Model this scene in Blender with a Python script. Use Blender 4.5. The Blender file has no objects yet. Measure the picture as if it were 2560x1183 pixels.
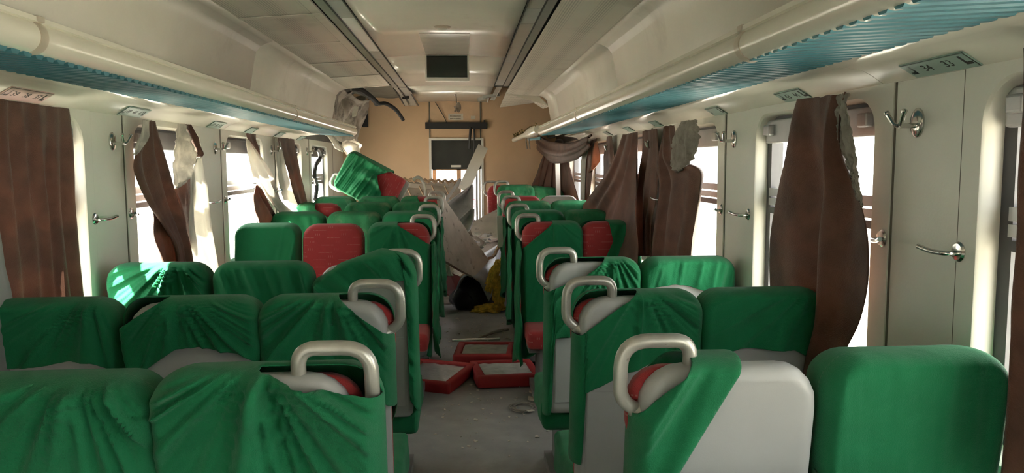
import bpy, bmesh, math, random
from mathutils import Vector, Matrix, noise

# ------------------------------------------------------------------ camera, world, sun, exposure
sc = bpy.context.scene
COL = sc.collection
F, VX, VY, RHO, CZ = 1930.0, 1158.0, 409.0, math.radians(0.6), 1.575
_n = Vector(((VX - 1280) / F, (591.5 - VY) / F, -1)).normalized()
_u = Vector((-math.sin(RHO), math.cos(RHO), 0)); _u = (_u - _n * _u.dot(_n)).normalized()
_x = _n.cross(_u)
CAMR = Matrix((_x, _n, _u))                  # rows: world axes in camera space -> camera-to-world
cam = bpy.data.cameras.new('camera'); cam_o = bpy.data.objects.new('camera', cam); COL.objects.link(cam_o)
cam.sensor_fit = 'HORIZONTAL'; cam.sensor_width = 36.0; cam.lens = F / 2560 * 36.0
cam.clip_start = 0.05; cam.clip_end = 300
cam_o.matrix_world = Matrix.Translation((0, 0, CZ)) @ CAMR.to_4x4()
sc.camera = cam_o

world = bpy.data.worlds.new('hazy_sky'); sc.world = world; world.use_nodes = True
_bg = world.node_tree.nodes['Background']
_bg.inputs[0].default_value = (1.0, 0.985, 0.96, 1); _bg.inputs[1].default_value = 4.5
sun = bpy.data.lights.new('sun', 'SUN'); sun.energy = 38.0; sun.angle = math.radians(1.2); sun.color = (1, .95, .86)
sun_o = bpy.data.objects.new('sun', sun); COL.objects.link(sun_o)
sun_o.rotation_euler = Vector((.55, .42, -.78)).to_track_quat('-Z', 'Y').to_euler()
sun_o.location = (-6, -4, 8)
vs = sc.view_settings
vs.view_transform = 'Standard'; vs.look = 'None'; vs.gamma = 1.0; vs.use_curve_mapping = False
vs.exposure = 1.4
try:
    sc.cycles.use_denoising = True
    sc.cycles.max_bounces = 10; sc.cycles.diffuse_bounces = 6; sc.cycles.glossy_bounces = 4
    sc.cycles.transparent_max_bounces = 12; sc.cycles.sample_clamp_indirect = 8
    sc.cycles.caustics_reflective = False; sc.cycles.caustics_refractive = False
except Exception:
    pass

# ------------------------------------------------------------------ helpers
rnd = random.Random(7)
WLOC = {}                                     # world location of every object

def ray(px, py):
    return CAMR @ Vector(((px - 1280) / F, (591.5 - py) / F, -1))
def PX(px, py, X):
    r = ray(px, py); return r * (X / r.x) + Vector((0, 0, CZ))
def PY(px, py, Y):
    r = ray(px, py); return r * (Y / r.y) + Vector((0, 0, CZ))
def PZ(px, py, Z):
    r = ray(px, py); return r * ((Z - CZ) / r.z) + Vector((0, 0, CZ))

XL, XR = -1.585, 1.26
XC = (XL + XR) / 2
YB, YE = -2.6, 10.4                           # rear wall, far bulkhead

def fl(y):                                    # the floor kicks up slightly towards the crushed end
    return 0 if y < 5.5 else 0.030 * (y - 5.5)

def empty(name, loc, label=None, cat=None, group=None, rot=(0, 0, 0)):
    o = bpy.data.objects.new(name, None); COL.objects.link(o)
    o.empty_display_size = .05
    o.location = loc; o.rotation_euler = rot; WLOC[o] = Vector(loc)
    tag(o, label, cat, group); return o
def tag(o, label=None, cat=None, group=None, kind=None):
    if label: o['label'] = label
    if cat: o['category'] = cat
    if group: o['group'] = group
    if kind: o['kind'] = kind
    return o
def mk(name, bm, mat, parent=None, smooth=False, local=False, origin=None, angle=40):
    """bmesh in world coordinates (or in the parent's frame when local) -> one linked object"""
    bmesh.ops.recalc_face_normals(bm, faces=bm.faces) if not getattr(bm, 'keepn', 0) else None
    if local:
        loc = Vector((0, 0, 0))
    elif parent is not None:
        loc = WLOC[parent].copy()
    else:
        if origin is None:
            xs = [v.co for v in bm.verts]
            lo = Vector([min(c[i] for c in xs) for i in range(3)]); hi = Vector([max(c[i] for c in xs) for i in range(3)])
            loc = Vector(((lo.x + hi.x) / 2, (lo.y + hi.y) / 2, lo.z))
        else:
            loc = Vector(origin)
    if not local:
        bmesh.ops.translate(bm, verts=bm.verts, vec=-loc)
    me = bpy.data.meshes.new(name); bm.to_mesh(me); bm.free()
    if mat:
        me.materials.append(mat)
    if smooth:
        for p in me.polygons: p.use_smooth = True
        if angle:
            try: me.set_sharp_from_angle(angle=math.radians(angle))
            except Exception: pass
    o = bpy.data.objects.new(name, me); COL.objects.link(o)
    if parent is not None:
        o.parent = parent; WLOC[o] = WLOC[parent].copy()
    else:
        o.location = loc; WLOC[o] = loc
    return o
def inst(name, src, parent, loc, rot=(0, 0, 0)):
    o = bpy.data.objects.new(name, src.data); COL.objects.link(o)
    for m in src.modifiers:
        if m.type == 'BEVEL':
            n = o.modifiers.new(m.name, 'BEVEL'); n.width = m.width; n.segments = m.segments; n.limit_method = m.limit_method
    o.parent = parent; o.location = Vector(loc) - WLOC[parent]; o.rotation_euler = rot; WLOC[o] = WLOC[parent].copy()
    return o
def solid(o, t, off=0):
    m = o.modifiers.new('thick', 'SOLIDIFY'); m.thickness = t; m.offset = off; return o
def bev(o, w, s=2):
    m = o.modifiers.new('bev', 'BEVEL'); m.width = w; m.segments = s; m.limit_method = 'ANGLE'; return o

def box(bm, x0, x1, y0, y1, z0, z1):
    v = [bm.verts.new((x, y, z)) for x in (x0, x1) for y in (y0, y1) for z in (z0, z1)]
    for f in ((0, 1, 3, 2), (4, 6, 7, 5), (0, 4, 5, 1), (2, 3, 7, 6), (0, 2, 6, 4), (1, 5, 7, 3)):
        bm.faces.new([v[i] for i in f])
    return v
def bx(*a):
    bm = bmesh.new(); box(bm, *a); return bm
def rbox(x0, x1, y0, y1, z0, z1, r, seg=3):
    bm = bx(x0, x1, y0, y1, z0, z1)
    bmesh.ops.bevel(bm, geom=list(bm.edges), offset=r, segments=seg, profile=.6, affect='EDGES'); return bm
def obox(bm, c, ax, ay, az, sx, sy, sz):      # oriented box from axes and full sizes
    c = Vector(c); ax = Vector(ax).normalized() * sx / 2; ay = Vector(ay).normalized() * sy / 2; az = Vector(az).normalized() * sz / 2
    v = [bm.verts.new(c + ax * i + ay * j + az * k) for i in (-1, 1) for j in (-1, 1) for k in (-1, 1)]
    for f in ((0, 1, 3, 2), (4, 6, 7, 5), (0, 4, 5, 1), (2, 3, 7, 6), (0, 2, 6, 4), (1, 5, 7, 3)):
        bm.faces.new([v[i] for i in f])
    return v
def bar(bm, a, b, w, h, up=(0, 0, 1)):
    a, b = Vector(a), Vector(b); d = (b - a); up = Vector(up)
    s = d.cross(up)
    if s.length < 1e-5: s = d.cross(Vector((1, 0, 0)))
    obox(bm, (a + b) / 2, d, s, s.cross(d), d.length, w, h)
def tube(bm, pts, r, n=8, caps=True):
    pts = [Vector(p) for p in pts]; rr = r if isinstance(r, (list, tuple)) else [r] * len(pts)
    t0 = (pts[1] - pts[0]).normalized(); up = Vector((0, 0, 1)) if abs(t0.z) < .9 else Vector((1, 0, 0))
    nrm = t0.cross(up).normalized(); rings = []
    for i, p in enumerate(pts):
        t = (pts[min(i + 1, len(pts) - 1)] - pts[max(i - 1, 0)]).normalized()
        nrm = (nrm - t * nrm.dot(t)).normalized(); b = t.cross(nrm)
        rings.append([bm.verts.new(p + (nrm * math.cos(2 * math.pi * k / n) + b * math.sin(2 * math.pi * k / n)) * rr[i]) for k in range(n)])
    for a, b in zip(rings, rings[1:]):
        for k in range(n): bm.faces.new((a[k], a[(k + 1) % n], b[(k + 1) % n], b[k]))
    if caps:
        bm.faces.new(rings[0]); bm.faces.new(rings[-1][::-1])
def fillet(pts, r, seg=5):                    # polyline with rounded corners
    pts = [Vector(p) for p in pts]; out = [pts[0]]
    for a, b, c in zip(pts, pts[1:], pts[2:]):
        d1 = (a - b); d2 = (c - b); q = min(r, d1.length * .49, d2.length * .49)
        p1 = b + d1.normalized() * q; p2 = b + d2.normalized() * q
        for i in range(seg + 1):
            t = i / seg; out.append(p1 * (1 - t) ** 2 + b * 2 * t * (1 - t) + p2 * t * t)
    out.append(pts[-1]); return out
def lathe(bm, prof, c, axis, n=20):           # prof: (radius, height) along axis from c
    c = Vector(c); ax = Vector(axis).normalized(); s = ax.orthogonal().normalized(); t = ax.cross(s); rings = []
    for r, h in prof:
        rings.append([bm.verts.new(c + ax * h + (s * math.cos(2 * math.pi * k / n) + t * math.sin(2 * math.pi * k / n)) * max(r, 1e-4)) for k in range(n)])
    for a, b in zip(rings, rings[1:]):
        for k in range(n): bm.faces.new((a[k], a[(k + 1) % n], b[(k + 1) % n], b[k]))
    bm.faces.new(rings[0][::-1]); bm.faces.new(rings[-1])
def prism(bm, prof, y0, y1, ny=1, closed=True, fz=None):   # profile (x,z) swept along y
    rings = []
    for j in range(ny + 1):
        y = y0 + (y1 - y0) * j / ny
        rings.append([bm.verts.new((x, y, z + (fz(y) if fz else 0))) for x, z in prof])
    m = len(prof)
    for a, b in zip(rings, rings[1:]):
        for k in range(m if closed else m - 1): bm.faces.new((a[k], a[(k + 1) % m], b[(k + 1) % m], b[k]))
    if closed:
        bm.faces.new(rings[0][::-1]); bm.faces.new(rings[-1])
def plate(bm, pts, t, nrm=None):              # polygon plate of thickness t
    pts = [Vector(p) for p in pts]
    if nrm is None:
        nrm = Vector((0, 0, 0))
        for a, b in zip(pts, pts[1:] + pts[:1]): nrm += (a - pts[0]).cross(b - pts[0])
    nrm = Vector(nrm).normalized() * t
    a = [bm.verts.new(p) for p in pts]; b = [bm.verts.new(p + nrm) for p in pts]; m = len(pts)
    bm.faces.new(a); bm.faces.new(b[::-1])
    for k in range(m): bm.faces.new((a[k], b[k], b[(k + 1) % m], a[(k + 1) % m]))
def crumple(bm, cuts, amp, freq, seed=0):
    bmesh.ops.triangulate(bm, faces=[f for f in bm.faces if len(f.verts) > 4])
    bmesh.ops.subdivide_edges(bm, edges=list(bm.edges), cuts=cuts, use_grid_fill=True)
    for v in bm.verts:
        p = v.co * freq + Vector((seed, seed * 2, 0))
        v.co += Vector((noise.noise(p), noise.noise(p + Vector((9, 0, 0))), noise.noise(p + Vector((0, 9, 0))))) * amp
def lerp_list(pts, x):
    if x <= pts[0][0]: return pts[0][1]
    for (a, va), (b, vb) in zip(pts, pts[1:]):
        if x <= b: return va + (vb - va) * (x - a) / max(b - a, 1e-6)
    return pts[-1][1]
def catmull(rows, n):
    out = []; m = len(rows) - 1
    for i in range(n + 1):
        t = i / n * m; k = min(int(t), m - 1); f = t - k
        p0, p1, p2, p3 = rows[max(k - 1, 0)], rows[k], rows[k + 1], rows[min(k + 2, m)]
        out.append(tuple(.5 * (2 * b + (c - a) * f + (2 * a - 5 * b + 4 * c - d) * f * f + (3 * b - a - 3 * c + d) * f ** 3) for a, b, c, d in zip(p0, p1, p2, p3)))
    return out

# ------------------------------------------------------------------ materials
def mat(name, col, rough=.6, metal=0, var=.12, vs_=6, bump=0, bs=60, spec=.5, trans=0, dirt=None, ds=3, dth=(.55, .7), sheen=0, coat=0, bump2=0, b2s=8):
    m = bpy.data.materials.new(name); m.use_nodes = True; nt = m.node_tree; N = nt.nodes; L = nt.links
    b = N['Principled BSDF']; out = N['Material Output']
    b.inputs['Roughness'].default_value = rough; b.inputs['Metallic'].default_value = metal
    b.inputs['Specular IOR Level'].default_value = spec
    if sheen: b.inputs['Sheen Weight'].default_value = sheen; b.inputs['Sheen Roughness'].default_value = .5
    if coat: b.inputs['Coat Weight'].default_value = coat; b.inputs['Coat Roughness'].default_value = .12
    tc = N.new('ShaderNodeTexCoord')
    nz = N.new('ShaderNodeTexNoise'); nz.inputs['Scale'].default_value = vs_; nz.inputs['Detail'].default_value = 4
    L.new(tc.outputs['Object'], nz.inputs['Vector'])
    mr = N.new('ShaderNodeMapRange'); mr.inputs[3].default_value = 1 - var; mr.inputs[4].default_value = 1 + var
    mr.inputs[1].default_value = .3; mr.inputs[2].default_value = .7
    L.new(nz.outputs['Fac'], mr.inputs[0])
    mx = N.new('ShaderNodeMix'); mx.data_type = 'RGBA'; mx.blend_type = 'MULTIPLY'; mx.inputs[0].default_value = 1
    mx.inputs[6].default_value = (*col, 1); L.new(mr.outputs[0], mx.inputs[7])
    colout = mx.outputs[2]
    if dirt:
        n2 = N.new('ShaderNodeTexNoise'); n2.inputs['Scale'].default_value = ds; n2.inputs['Detail'].default_value = 8; n2.inputs['Roughness'].default_value = .65
        L.new(tc.outputs['Object'], n2.inputs['Vector'])
        m2 = N.new('ShaderNodeMapRange'); m2.inputs[1].default_value = dth[0]; m2.inputs[2].default_value = dth[1]
        L.new(n2.outputs['Fac'], m2.inputs[0])
        mm = N.new('ShaderNodeMix'); mm.data_type = 'RGBA'; L.new(m2.outputs[0], mm.inputs[0]); L.new(colout, mm.inputs[6]); mm.inputs[7].default_value = (*dirt, 1)
        colout = mm.outputs[2]
    L.new(colout, b.inputs['Base Color'])
    if bump:
        n3 = N.new('ShaderNodeTexNoise'); n3.inputs['Scale'].default_value = bs; n3.inputs['Detail'].default_value = 3
        L.new(tc.outputs['Object'], n3.inputs['Vector'])
        bp = N.new('ShaderNodeBump'); bp.inputs['Strength'].default_value = bump; bp.inputs['Distance'].default_value = .01
        L.new(n3.outputs['Fac'], bp.inputs['Height']); L.new(bp.outputs[0], b.inputs['Normal'])
        if bump2:
            n4 = N.new('ShaderNodeTexNoise'); n4.inputs['Scale'].default_value = b2s; n4.inputs['Detail'].default_value = 2
            L.new(tc.outputs['Object'], n4.inputs['Vector'])
            b4 = N.new('ShaderNodeBump'); b4.inputs['Strength'].default_value = bump2; b4.inputs['Distance'].default_value = .03
            L.new(n4.outputs['Fac'], b4.inputs['Height']); L.new(b4.outputs[0], bp.inputs['Normal'])
    if trans:
        t = N.new('ShaderNodeBsdfTranslucent'); L.new(colout, t.inputs[0])
        ms = N.new('ShaderNodeMixShader'); ms.inputs[0].default_value = trans
        L.new(b.outputs[0], ms.inputs[1]); L.new(t.outputs[0], ms.inputs[2]); L.new(ms.outputs[0], out.inputs[0])
    m['col'] = 1
    return m
def nodes(m): return m.node_tree.nodes, m.node_tree.links

M_WALL = mat('wall_laminate', (.70, .70, .63), .38, var=.05, vs_=3, bump=.05, bs=120)
M_CEIL = mat('ceiling_gloss', (.76, .73, .64), .2, var=.05, vs_=2, dirt=(.42, .37, .29), ds=1.6, dth=(.58, .85))
M_SOFF = mat('soffit_cream', (.73, .70, .62), .42, var=.06, vs_=2, dirt=(.40, .36, .29), ds=1.4, dth=(.56, .85))
M_RAIL = mat('rack_cream', (.74, .725, .63), .2, var=.04, vs_=3)
M_COLL = mat('collar_beige', (.50, .45, .36), .45)
M_SLAT = mat('slat_teal', (.055, .20, .245), .5, var=.1, vs_=9)
M_REVEAL = mat('window_surround', (.72, .71, .63), .45, var=.03)
M_GASK = mat('dark_window_frame', (.055, .055, .06), .45)
M_ALU = mat('grey_aluminium', (.42, .42, .42), .35, metal=.6)
M_SEAM = mat('seam_strip', (.13, .12, .09), .7)
M_FLOOR = mat('floor_vinyl', (.30, .30, .295), .42, var=.16, vs_=5, bump=.08, bs=90, dirt=(.20, .185, .16), ds=1.1, dth=(.48, .72))
M_TAN = mat('bulkhead_tan', (.62, .42, .255), .5, var=.07, vs_=2.2, dirt=(.16, .11, .07), ds=26, dth=(.72, .76))
M_DARK = mat('dark_void', (.018, .018, .018), .8)
M_BLACK = mat('black_paint', (.012, .012, .012), .5)
M_ROOF = mat('roof_metal', (.10, .10, .10), .7)
M_SHELL = mat('seat_plastic', (.45, .45, .435), .36, var=.05, vs_=5, bump=.04, bs=300)
M_STEEL = mat('worn_handle', (.50, .485, .43), .34, metal=.55, var=.18, vs_=14, dirt=(.20, .16, .11), ds=38, dth=(.66, .74))
M_CHROME = mat('chrome', (.62, .61, .58), .16, metal=1, var=.03)
M_GREY = mat('seat_base_grey', (.20, .20, .20), .5)
M_GREEN = mat('green_cover_cloth', (.010, .178, .068), .82, var=.16, vs_=4, bump=.35, bs=420, spec=.25, sheen=.12, bump2=.35, b2s=9)
M_GREEND = mat('dusty_green_cloth', (.032, .20, .085), .85, var=.2, vs_=6, bump=.35, bs=300, spec=.2, dirt=(.22, .26, .16), ds=5, dth=(.56, .85), bump2=.4, b2s=9)
M_BROWN = mat('brown_curtain', (.150, .074, .050), .55, var=.3, vs_=9, bump=.35, bs=260, spec=.4, trans=.26, sheen=.2)
M_LINING = mat('curtain_lining', (.72, .70, .64), .8, var=.12, vs_=5, bump=.2, bs=200, trans=.35)
M_LINDIRT = mat('dirty_torn_lining', (.30, .275, .235), .9, var=.3, vs_=18, bump=.6, bs=70, trans=.12)
M_TEARD = mat('torn_lining_pale', (.66, .63, .57), .9, var=.25, vs_=16, bump=.5, bs=80, trans=.3)
M_PLATE = mat('plate_green', (.27, .40, .35), .35, var=.04)
M_PLATEP = mat('plate_pink', (.55, .40, .36), .35, var=.04)
M_INK = mat('ink', (.02, .025, .02), .6)
M_SCREEN = mat('screen_glass', (.006, .014, .011), .08, var=.02)
M_WHITE = mat('white_paint', (.66, .645, .58), .4, var=.04)
M_FOIL = mat('foil', (.62, .62, .64), .28, metal=.75, bump=.9, bs=26)
M_CUSHB = mat('cushion_base_grey', (.36, .37, .33), .55, var=.2, vs_=14, bump=.3, bs=40)
M_INSUL = mat('yellow_insulation', (.78, .56, .09), .95, var=.4, vs_=22, bump=1, bs=90)
M_PANELG = mat('dented_grey_panel', (.46, .44, .43), .5, var=.2, vs_=5, dirt=(.24, .22, .205), ds=3, dth=(.48, .70))
M_PLY = mat('dusty_board', (.46, .39, .32), .75, var=.15, vs_=6, dirt=(.12, .095, .07), ds=9, dth=(.58, .68))
M_WOOD = mat('broken_wood', (.33, .215, .13), .75, var=.25, vs_=12)
M_PAPER = mat('paper_scraps', (.58, .55, .47), .8, var=.2, vs_=9)
M_SHEET = mat('blue_grey_sheet', (.38, .40, .43), .4, metal=.2, var=.2, vs_=5)
M_REDP = mat('red_panel', (.20, .025, .022), .5, var=.2)
M_CRUSH = mat('crushed_lining', (.33, .285, .235), .6, var=.3, vs_=9, dirt=(.10, .08, .065), ds=6, dth=(.5, .62))
M_REDRAW = mat('red_rim', (.33, .018, .022), .62, var=.12)
M_SAND = mat('dry_ground', (.55, .50, .42), .9, var=.2, vs_=.4)
M_REDINK = mat('red_ink', (.5, .02, .03), .6)
M_DIFF = mat('light_diffuser', (.42, .435, .42), .35, var=.05)
M_DIFFP = mat('light_diffuser_reflect', (.92, .93, .94), .22, var=.03)  # reflected light put into the colour of one diffuser segment
M_CHAN = mat('light_channel_metal', (.34, .34, .31), .38, metal=.5, var=.08)

# perforated ceiling panel: fine rows of holes as relief and colour
M_PERF = mat('perforated_panel', (.70, .67, .58), .38, var=.05, vs_=2, dirt=(.37, .33, .26), ds=1.3, dth=(.55, .85))
def perf():
    N, L = nodes(M_PERF); b = N['Principled BSDF']
    tc = N.new('ShaderNodeTexCoord'); mp = N.new('ShaderNodeMapping'); mp.inputs['Scale'].default_value = (75, 75, 75)
    L.new(tc.outputs['Object'], mp.inputs[0])
    vo = N.new('ShaderNodeTexVoronoi'); vo.inputs['Scale'].default_value = 1; vo.inputs['Randomness'].default_value = 0
    L.new(mp.outputs[0], vo.inputs['Vector'])
    r = N.new('ShaderNodeMapRange'); r.inputs[1].default_value = .26; r.inputs[2].default_value = .34; r.inputs[3].default_value = .42; r.inputs[4].default_value = 1
    L.new(vo.outputs['Distance'], r.inputs[0])
    mx = N.new('ShaderNodeMix'); mx.data_type = 'RGBA'; mx.blend_type = 'MULTIPLY'; mx.inputs[0].default_value = 1
    src = b.inputs['Base Color'].links[0].from_socket
    L.new(src, mx.inputs[6]); L.new(r.outputs[0], mx.inputs[7]); L.new(mx.outputs[2], b.inputs['Base Color'])
perf()

# red upholstery with woven pale dashes
M_RED = mat('red_upholstery', (.36, .022, .026), .7, var=.08, bump=.25, bs=400, sheen=.15)
def redpat():
    N, L = nodes(M_RED); b = N['Principled BSDF']
    tc = N.new('ShaderNodeTexCoord'); sp = N.new('ShaderNodeSeparateXYZ'); L.new(tc.outputs['Object'], sp.inputs[0])
    def m(op, a, c=None):
        n = N.new('ShaderNodeMath'); n.operation = op
        for i, v in enumerate((a, c)):
            if v is None: continue
            if hasattr(v, 'is_output'): L.new(v, n.inputs[i])
            else: n.inputs[i].default_value = v
        return n.outputs[0]
    zz = m('DIVIDE', sp.outputs[2], .050)
    row = m('FLOOR', zz); fz = m('SUBTRACT', zz, row)
    off = m('MULTIPLY', m('SINE', m('MULTIPLY', row, 12.9898)), 437.5)
    xx = m('ADD', m('DIVIDE', sp.outputs[0], .175), off)
    fx = m('FRACT', xx)
    xd = m('FRACT', m('DIVIDE', sp.outputs[0], .0085))
    line = m('MULTIPLY', m('MULTIPLY', m('LESS_THAN', fz, .085), m('LESS_THAN', fx, .5)), m('LESS_THAN', xd, .6))
    fx2 = m('FRACT', m('ADD', xx, .43))
    xd2 = m('FRACT', m('DIVIDE', sp.outputs[0], .0125))
    tick = m('MULTIPLY', m('MULTIPLY', m('MULTIPLY', m('GREATER_THAN', fz, .35), m('LESS_THAN', fz, .62)), m('LESS_THAN', fx2, .2)), m('LESS_THAN', xd2, .2))
    k = m('MULTIPLY', m('MINIMUM', m('ADD', line, tick), 1.0), .27)
    mx = N.new('ShaderNodeMix'); mx.data_type = 'RGBA'; L.new(k, mx.inputs[0])
    L.new(b.inputs['Base Color'].links[0].from_socket, mx.inputs[6]); mx.inputs[7].default_value = (.72, .5, .42, 1)
    L.new(mx.outputs[2], b.inputs['Base Color'])
redpat()

# thin window glass
M_GLASS = bpy.data.materials.new('window_glass'); M_GLASS.use_nodes = True
def glass():
    N, L = nodes(M_GLASS); N.remove(N['Principled BSDF'])
    t = N.new('ShaderNodeBsdfTransparent'); t.inputs[0].default_value = (.93, .95, .94, 1)
    g = N.new('ShaderNodeBsdfGlossy'); g.inputs['Roughness'].default_value = .03
    ms = N.new('ShaderNodeMixShader'); ms.inputs[0].default_value = .05; L.new(t.outputs[0], ms.inputs[1]); L.new(g.outputs[0], ms.inputs[2])
    L.new(ms.outputs[0], N['Material Output'].inputs[0])
glass()

# ------------------------------------------------------------------ setting: ground outside, floor, walls, ceiling
def structure(o): o['kind'] = 'structure'; return o
bm = bx(-70, 70, -60, 90, -1.6, -1.4)
structure(mk('ground', bm, M_SAND))

bm = bmesh.new()
prism(bm, [(XL - .14, -.05), (XR + .14, -.05), (XR + .14, 0), (XL - .14, 0)], YB, YE, 26, True, fl)
floor = structure(mk('floor', bm, M_FLOOR, origin=(XC, 4, 0)))

HK0 = [2.115 + 1.457 * k for k in range(-3, 6)]
SHIFT = {'left': .05, 'right': -.03}
HKS = {k: [h + d for h in HK0] for k, d in SHIFT.items()}
HK = HK0     # pillar (coat hook) positions along the coach
SEAM0, SEAM1 = -.20, .115                          # pillar panel half widths
WINS = {k: [(H[i] + .215, H[i + 1] - .275) for i in range(len(H) - 1)] for k, H in HKS.items()}
WZ0, WZ1 = .86, 1.775

def rrect(y0, y1, z0, z1, r, seg=6):
    pts = []
    for cy, cz, a0 in ((y1 - r, z1 - r, 0), (y0 + r, z1 - r, 90), (y0 + r, z0 + r, 180), (y1 - r, z0 + r, 270)):
        for i in range(seg + 1):
            a = math.radians(a0 + 90 * i / seg); pts.append((cy + r * math.cos(a), cz + r * math.sin(a)))
    return pts

def wall(side):
    sx = -1 if side == 'left' else 1
    X = XL if side == 'left' else XR
    HK, WIN = HKS[side], WINS[side]
    # outer skin
    bm = bmesh.new(); xo0, xo1 = X + sx * .076, X + sx * .094
    box(bm, xo0, xo1, YB, YE + 1.6, -.05, WZ0 - .0); box(bm, xo0, xo1, YB, YE + 1.6, WZ1 + .0, 2.2)
    ys = [YB] + [v for w in WIN for v in (w[0] - .05, w[1] + .05)] + [YE + 1.6]
    for a, b in zip(ys[::2], ys[1::2]): box(bm, xo0, xo1, a, b, WZ0, WZ1)
    w = structure(mk('wall_' + side, bm, M_ROOF, origin=(X + sx * .13, 4, 0)))
    # lining: one panel around each window, one on each pillar
    edges = [YB] + [v for h in HK for v in (h + SEAM0, h + SEAM1)] + [YE]
    g = .004
    for i, h in enumerate(HK):
        a, b = h + SEAM0 + g, h + SEAM1 - g
        if a < YB: continue
        o = mk('pillar_panel', bx(*sorted((X, X + sx * .018)), a, min(b, YE), .0 + fl(h) - .01, 1.83), M_WALL, w)
        o = mk('seam_strip', bx(*sorted((X - sx * .0015, X + sx * .02)), h + SEAM0 - .006, h + SEAM0 + .006, 0 + fl(h), 1.83), M_SEAM, w)
        o = mk('seam_strip', bx(*sorted((X - sx * .0015, X + sx * .02)), h + SEAM1 - .006, h + SEAM1 + .006, 0 + fl(h), 1.83), M_SEAM, w)
    for i, (w0, w1) in enumerate(WIN):
        a, b = HK[i] + SEAM1 + g, HK[i + 1] + SEAM0 - g
        bm = bmesh.new()
        outer = [bm.verts.new((X, y, z)) for y, z in ((a, -.01), (b, -.01), (b, 1.83), (a, 1.83))]
        hole = rrect(w0, w1, WZ0, WZ1, .11)
        inner = [bm.verts.new((X, y, z)) for y, z in hole]
        es = [bm.edges.new((outer[k], outer[(k + 1) % 4])) for k in range(4)]
        es += [bm.edges.new((inner[k], inner[(k + 1) % len(inner)])) for k in range(len(inner))]
        bmesh.ops.triangle_fill(bm, edges=es, use_beauty=True)
        o = mk('window_panel', bm, M_WALL, w); solid(o, .012, 0)
        bm = bmesh.new()                                   # moulded surround running out to the window
        prof = [(0, 0), (.006, .006), (.03, .010), (.052, .012)]
        rings = []
        for dx, ins in prof:
            rings.append([bm.verts.new((X + sx * (dx - .006), y, z)) for y, z in rrect(w0 + ins, w1 - ins, WZ0 + ins, WZ1 - ins, .11)])
        for r0, r1 in zip(rings, rings[1:]):
            n = len(r0)
            for k in range(n): bm.faces.new((r0[k], r0[(k + 1) % n], r1[(k + 1) % n], r1[k]))
        mk('window_surround', bm, M_REVEAL, w, True)
    bm = bmesh.new()
    box(bm, *sorted((X, X + sx * .02)), HK[-1] + SEAM1 + g, YE, -.01, 1.83); mk('window_panel', bm, M_WALL, w)
    return w
wall_left = wall('left'); wall_right = wall('right')

wn = 0
def window(side, i):
    global wn
    wn += 1
    sx = -1 if side == 'left' else 1
    X = (XL if side == 'left' else XR) + sx * .044
    w0, w1 = WINS[side][i]; w0 += .006; w1 -= .006; z0, z1 = WZ0 + .006, WZ1 - .006
    bm = bmesh.new()
    A = rrect(w0, w1, z0, z1, .10); B = rrect(w0 + .05, w1 - .05, z0 + .05, z1 - .05, .06)
    ra = [bm.verts.new((X, y, z)) for y, z in A]; rb = [bm.verts.new((X, y, z)) for y, z in B]
    rc = [bm.verts.new((X + sx * .05, y, z)) for y, z in A]; rd = [bm.verts.new((X + sx * .05, y, z)) for y, z in B]
    n = len(A)
    for k in range(n):
        q = (k + 1) % n
        bm.faces.new((ra[k], ra[q], rb[q], rb[k])); bm.faces.new((rc[k], rd[k], rd[q], rc[q]))
        bm.faces.new((rb[k], rb[q], rd[q], rd[k])); bm.faces.new((ra[k], rc[k], rc[q], ra[q]))
    w = structure(mk('window_%d' % wn, bm, M_GASK, smooth=True))
    zt = z0 + .60
    for dz, hh, m in ((0, .034, M_ALU), (.042, .030, M_ALU), (.08, .026, M_GASK)):
        mk('transom_bar', bx(*sorted((X - sx * .004, X + sx * .025)), w0 + .04, w1 - .04, zt - dz - hh, zt - dz), m, w)
    o = mk('blind_box', rbox(*sorted((X - sx * .02, X + sx * .02)), w0 + .03, w1 - .03, z1 - .115, z1 - .02, .008), M_GASK if side == 'left' else M_ALU, w)
    for yy in (w0 + .09, w1 - .09):
        mk('latch', rbox(*sorted((X - sx * .045, X - sx * .015)), yy - .03, yy + .03, z1 - .085, z1 - .04, .008), M_ALU, w)
    broken = (side == 'left' and i >= 6) or (side == 'right' and i >= 5)
    if not broken:
        mk('pane', bx(*sorted((X + sx * .03, X + sx * .034)), w0 + .045, w1 - .045, zt - .002, z1 - .11), M_GLASS, w)
        mk('pane', bx(*sorted((X + sx * .03, X + sx * .034)), w0 + .045, w1 - .045, z0 + .045, zt - .10), M_GLASS, w)
    return w
for i in range(8):
    window('left', i); window('right', i)

# rear wall behind the camera
bm = bmesh.new(); box(bm, XL - .15, XR + .15, YB - .06, YB, -.05, 2.6)
structure(mk('wall_back', bm, M_SOFF))

# roof skin and ceiling lining
bm = bmesh.new()
prof = [(XL - .15, 2.15), (XL - .10, 2.38), (XL + .25, 2.58), (XC, 2.66), (XR - .25, 2.58), (XR + .10, 2.38), (XR + .15, 2.15),
        (XR + .12, 2.15), (XR + .07, 2.36), (XR - .26, 2.55), (XC, 2.63), (XL + .26, 2.55), (XL - .07, 2.36), (XL - .12, 2.15)]
prism(bm, prof, YB - .06, YE + 1.7)
ceiling = structure(mk('ceiling', bm, M_ROOF, origin=(XC, 4, 2.3)))
ZC = 2.385
SL0, SL1, SR0, SR1 = -.735, -.580, .328, .482     # the two light strips
def cprof(n=10):
    a, b = SL1, SR0; m = (a + b) / 2
    return [(a + (b - a) * k / n, ZC + .013 * (1 - ((a + (b - a) * k / n - m) / ((b - a) / 2)) ** 2)) for k in range(n + 1)]
joints = [YB, -.2, 1.9, 3.92, 6.02, 8.3, YE - .02]
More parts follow.
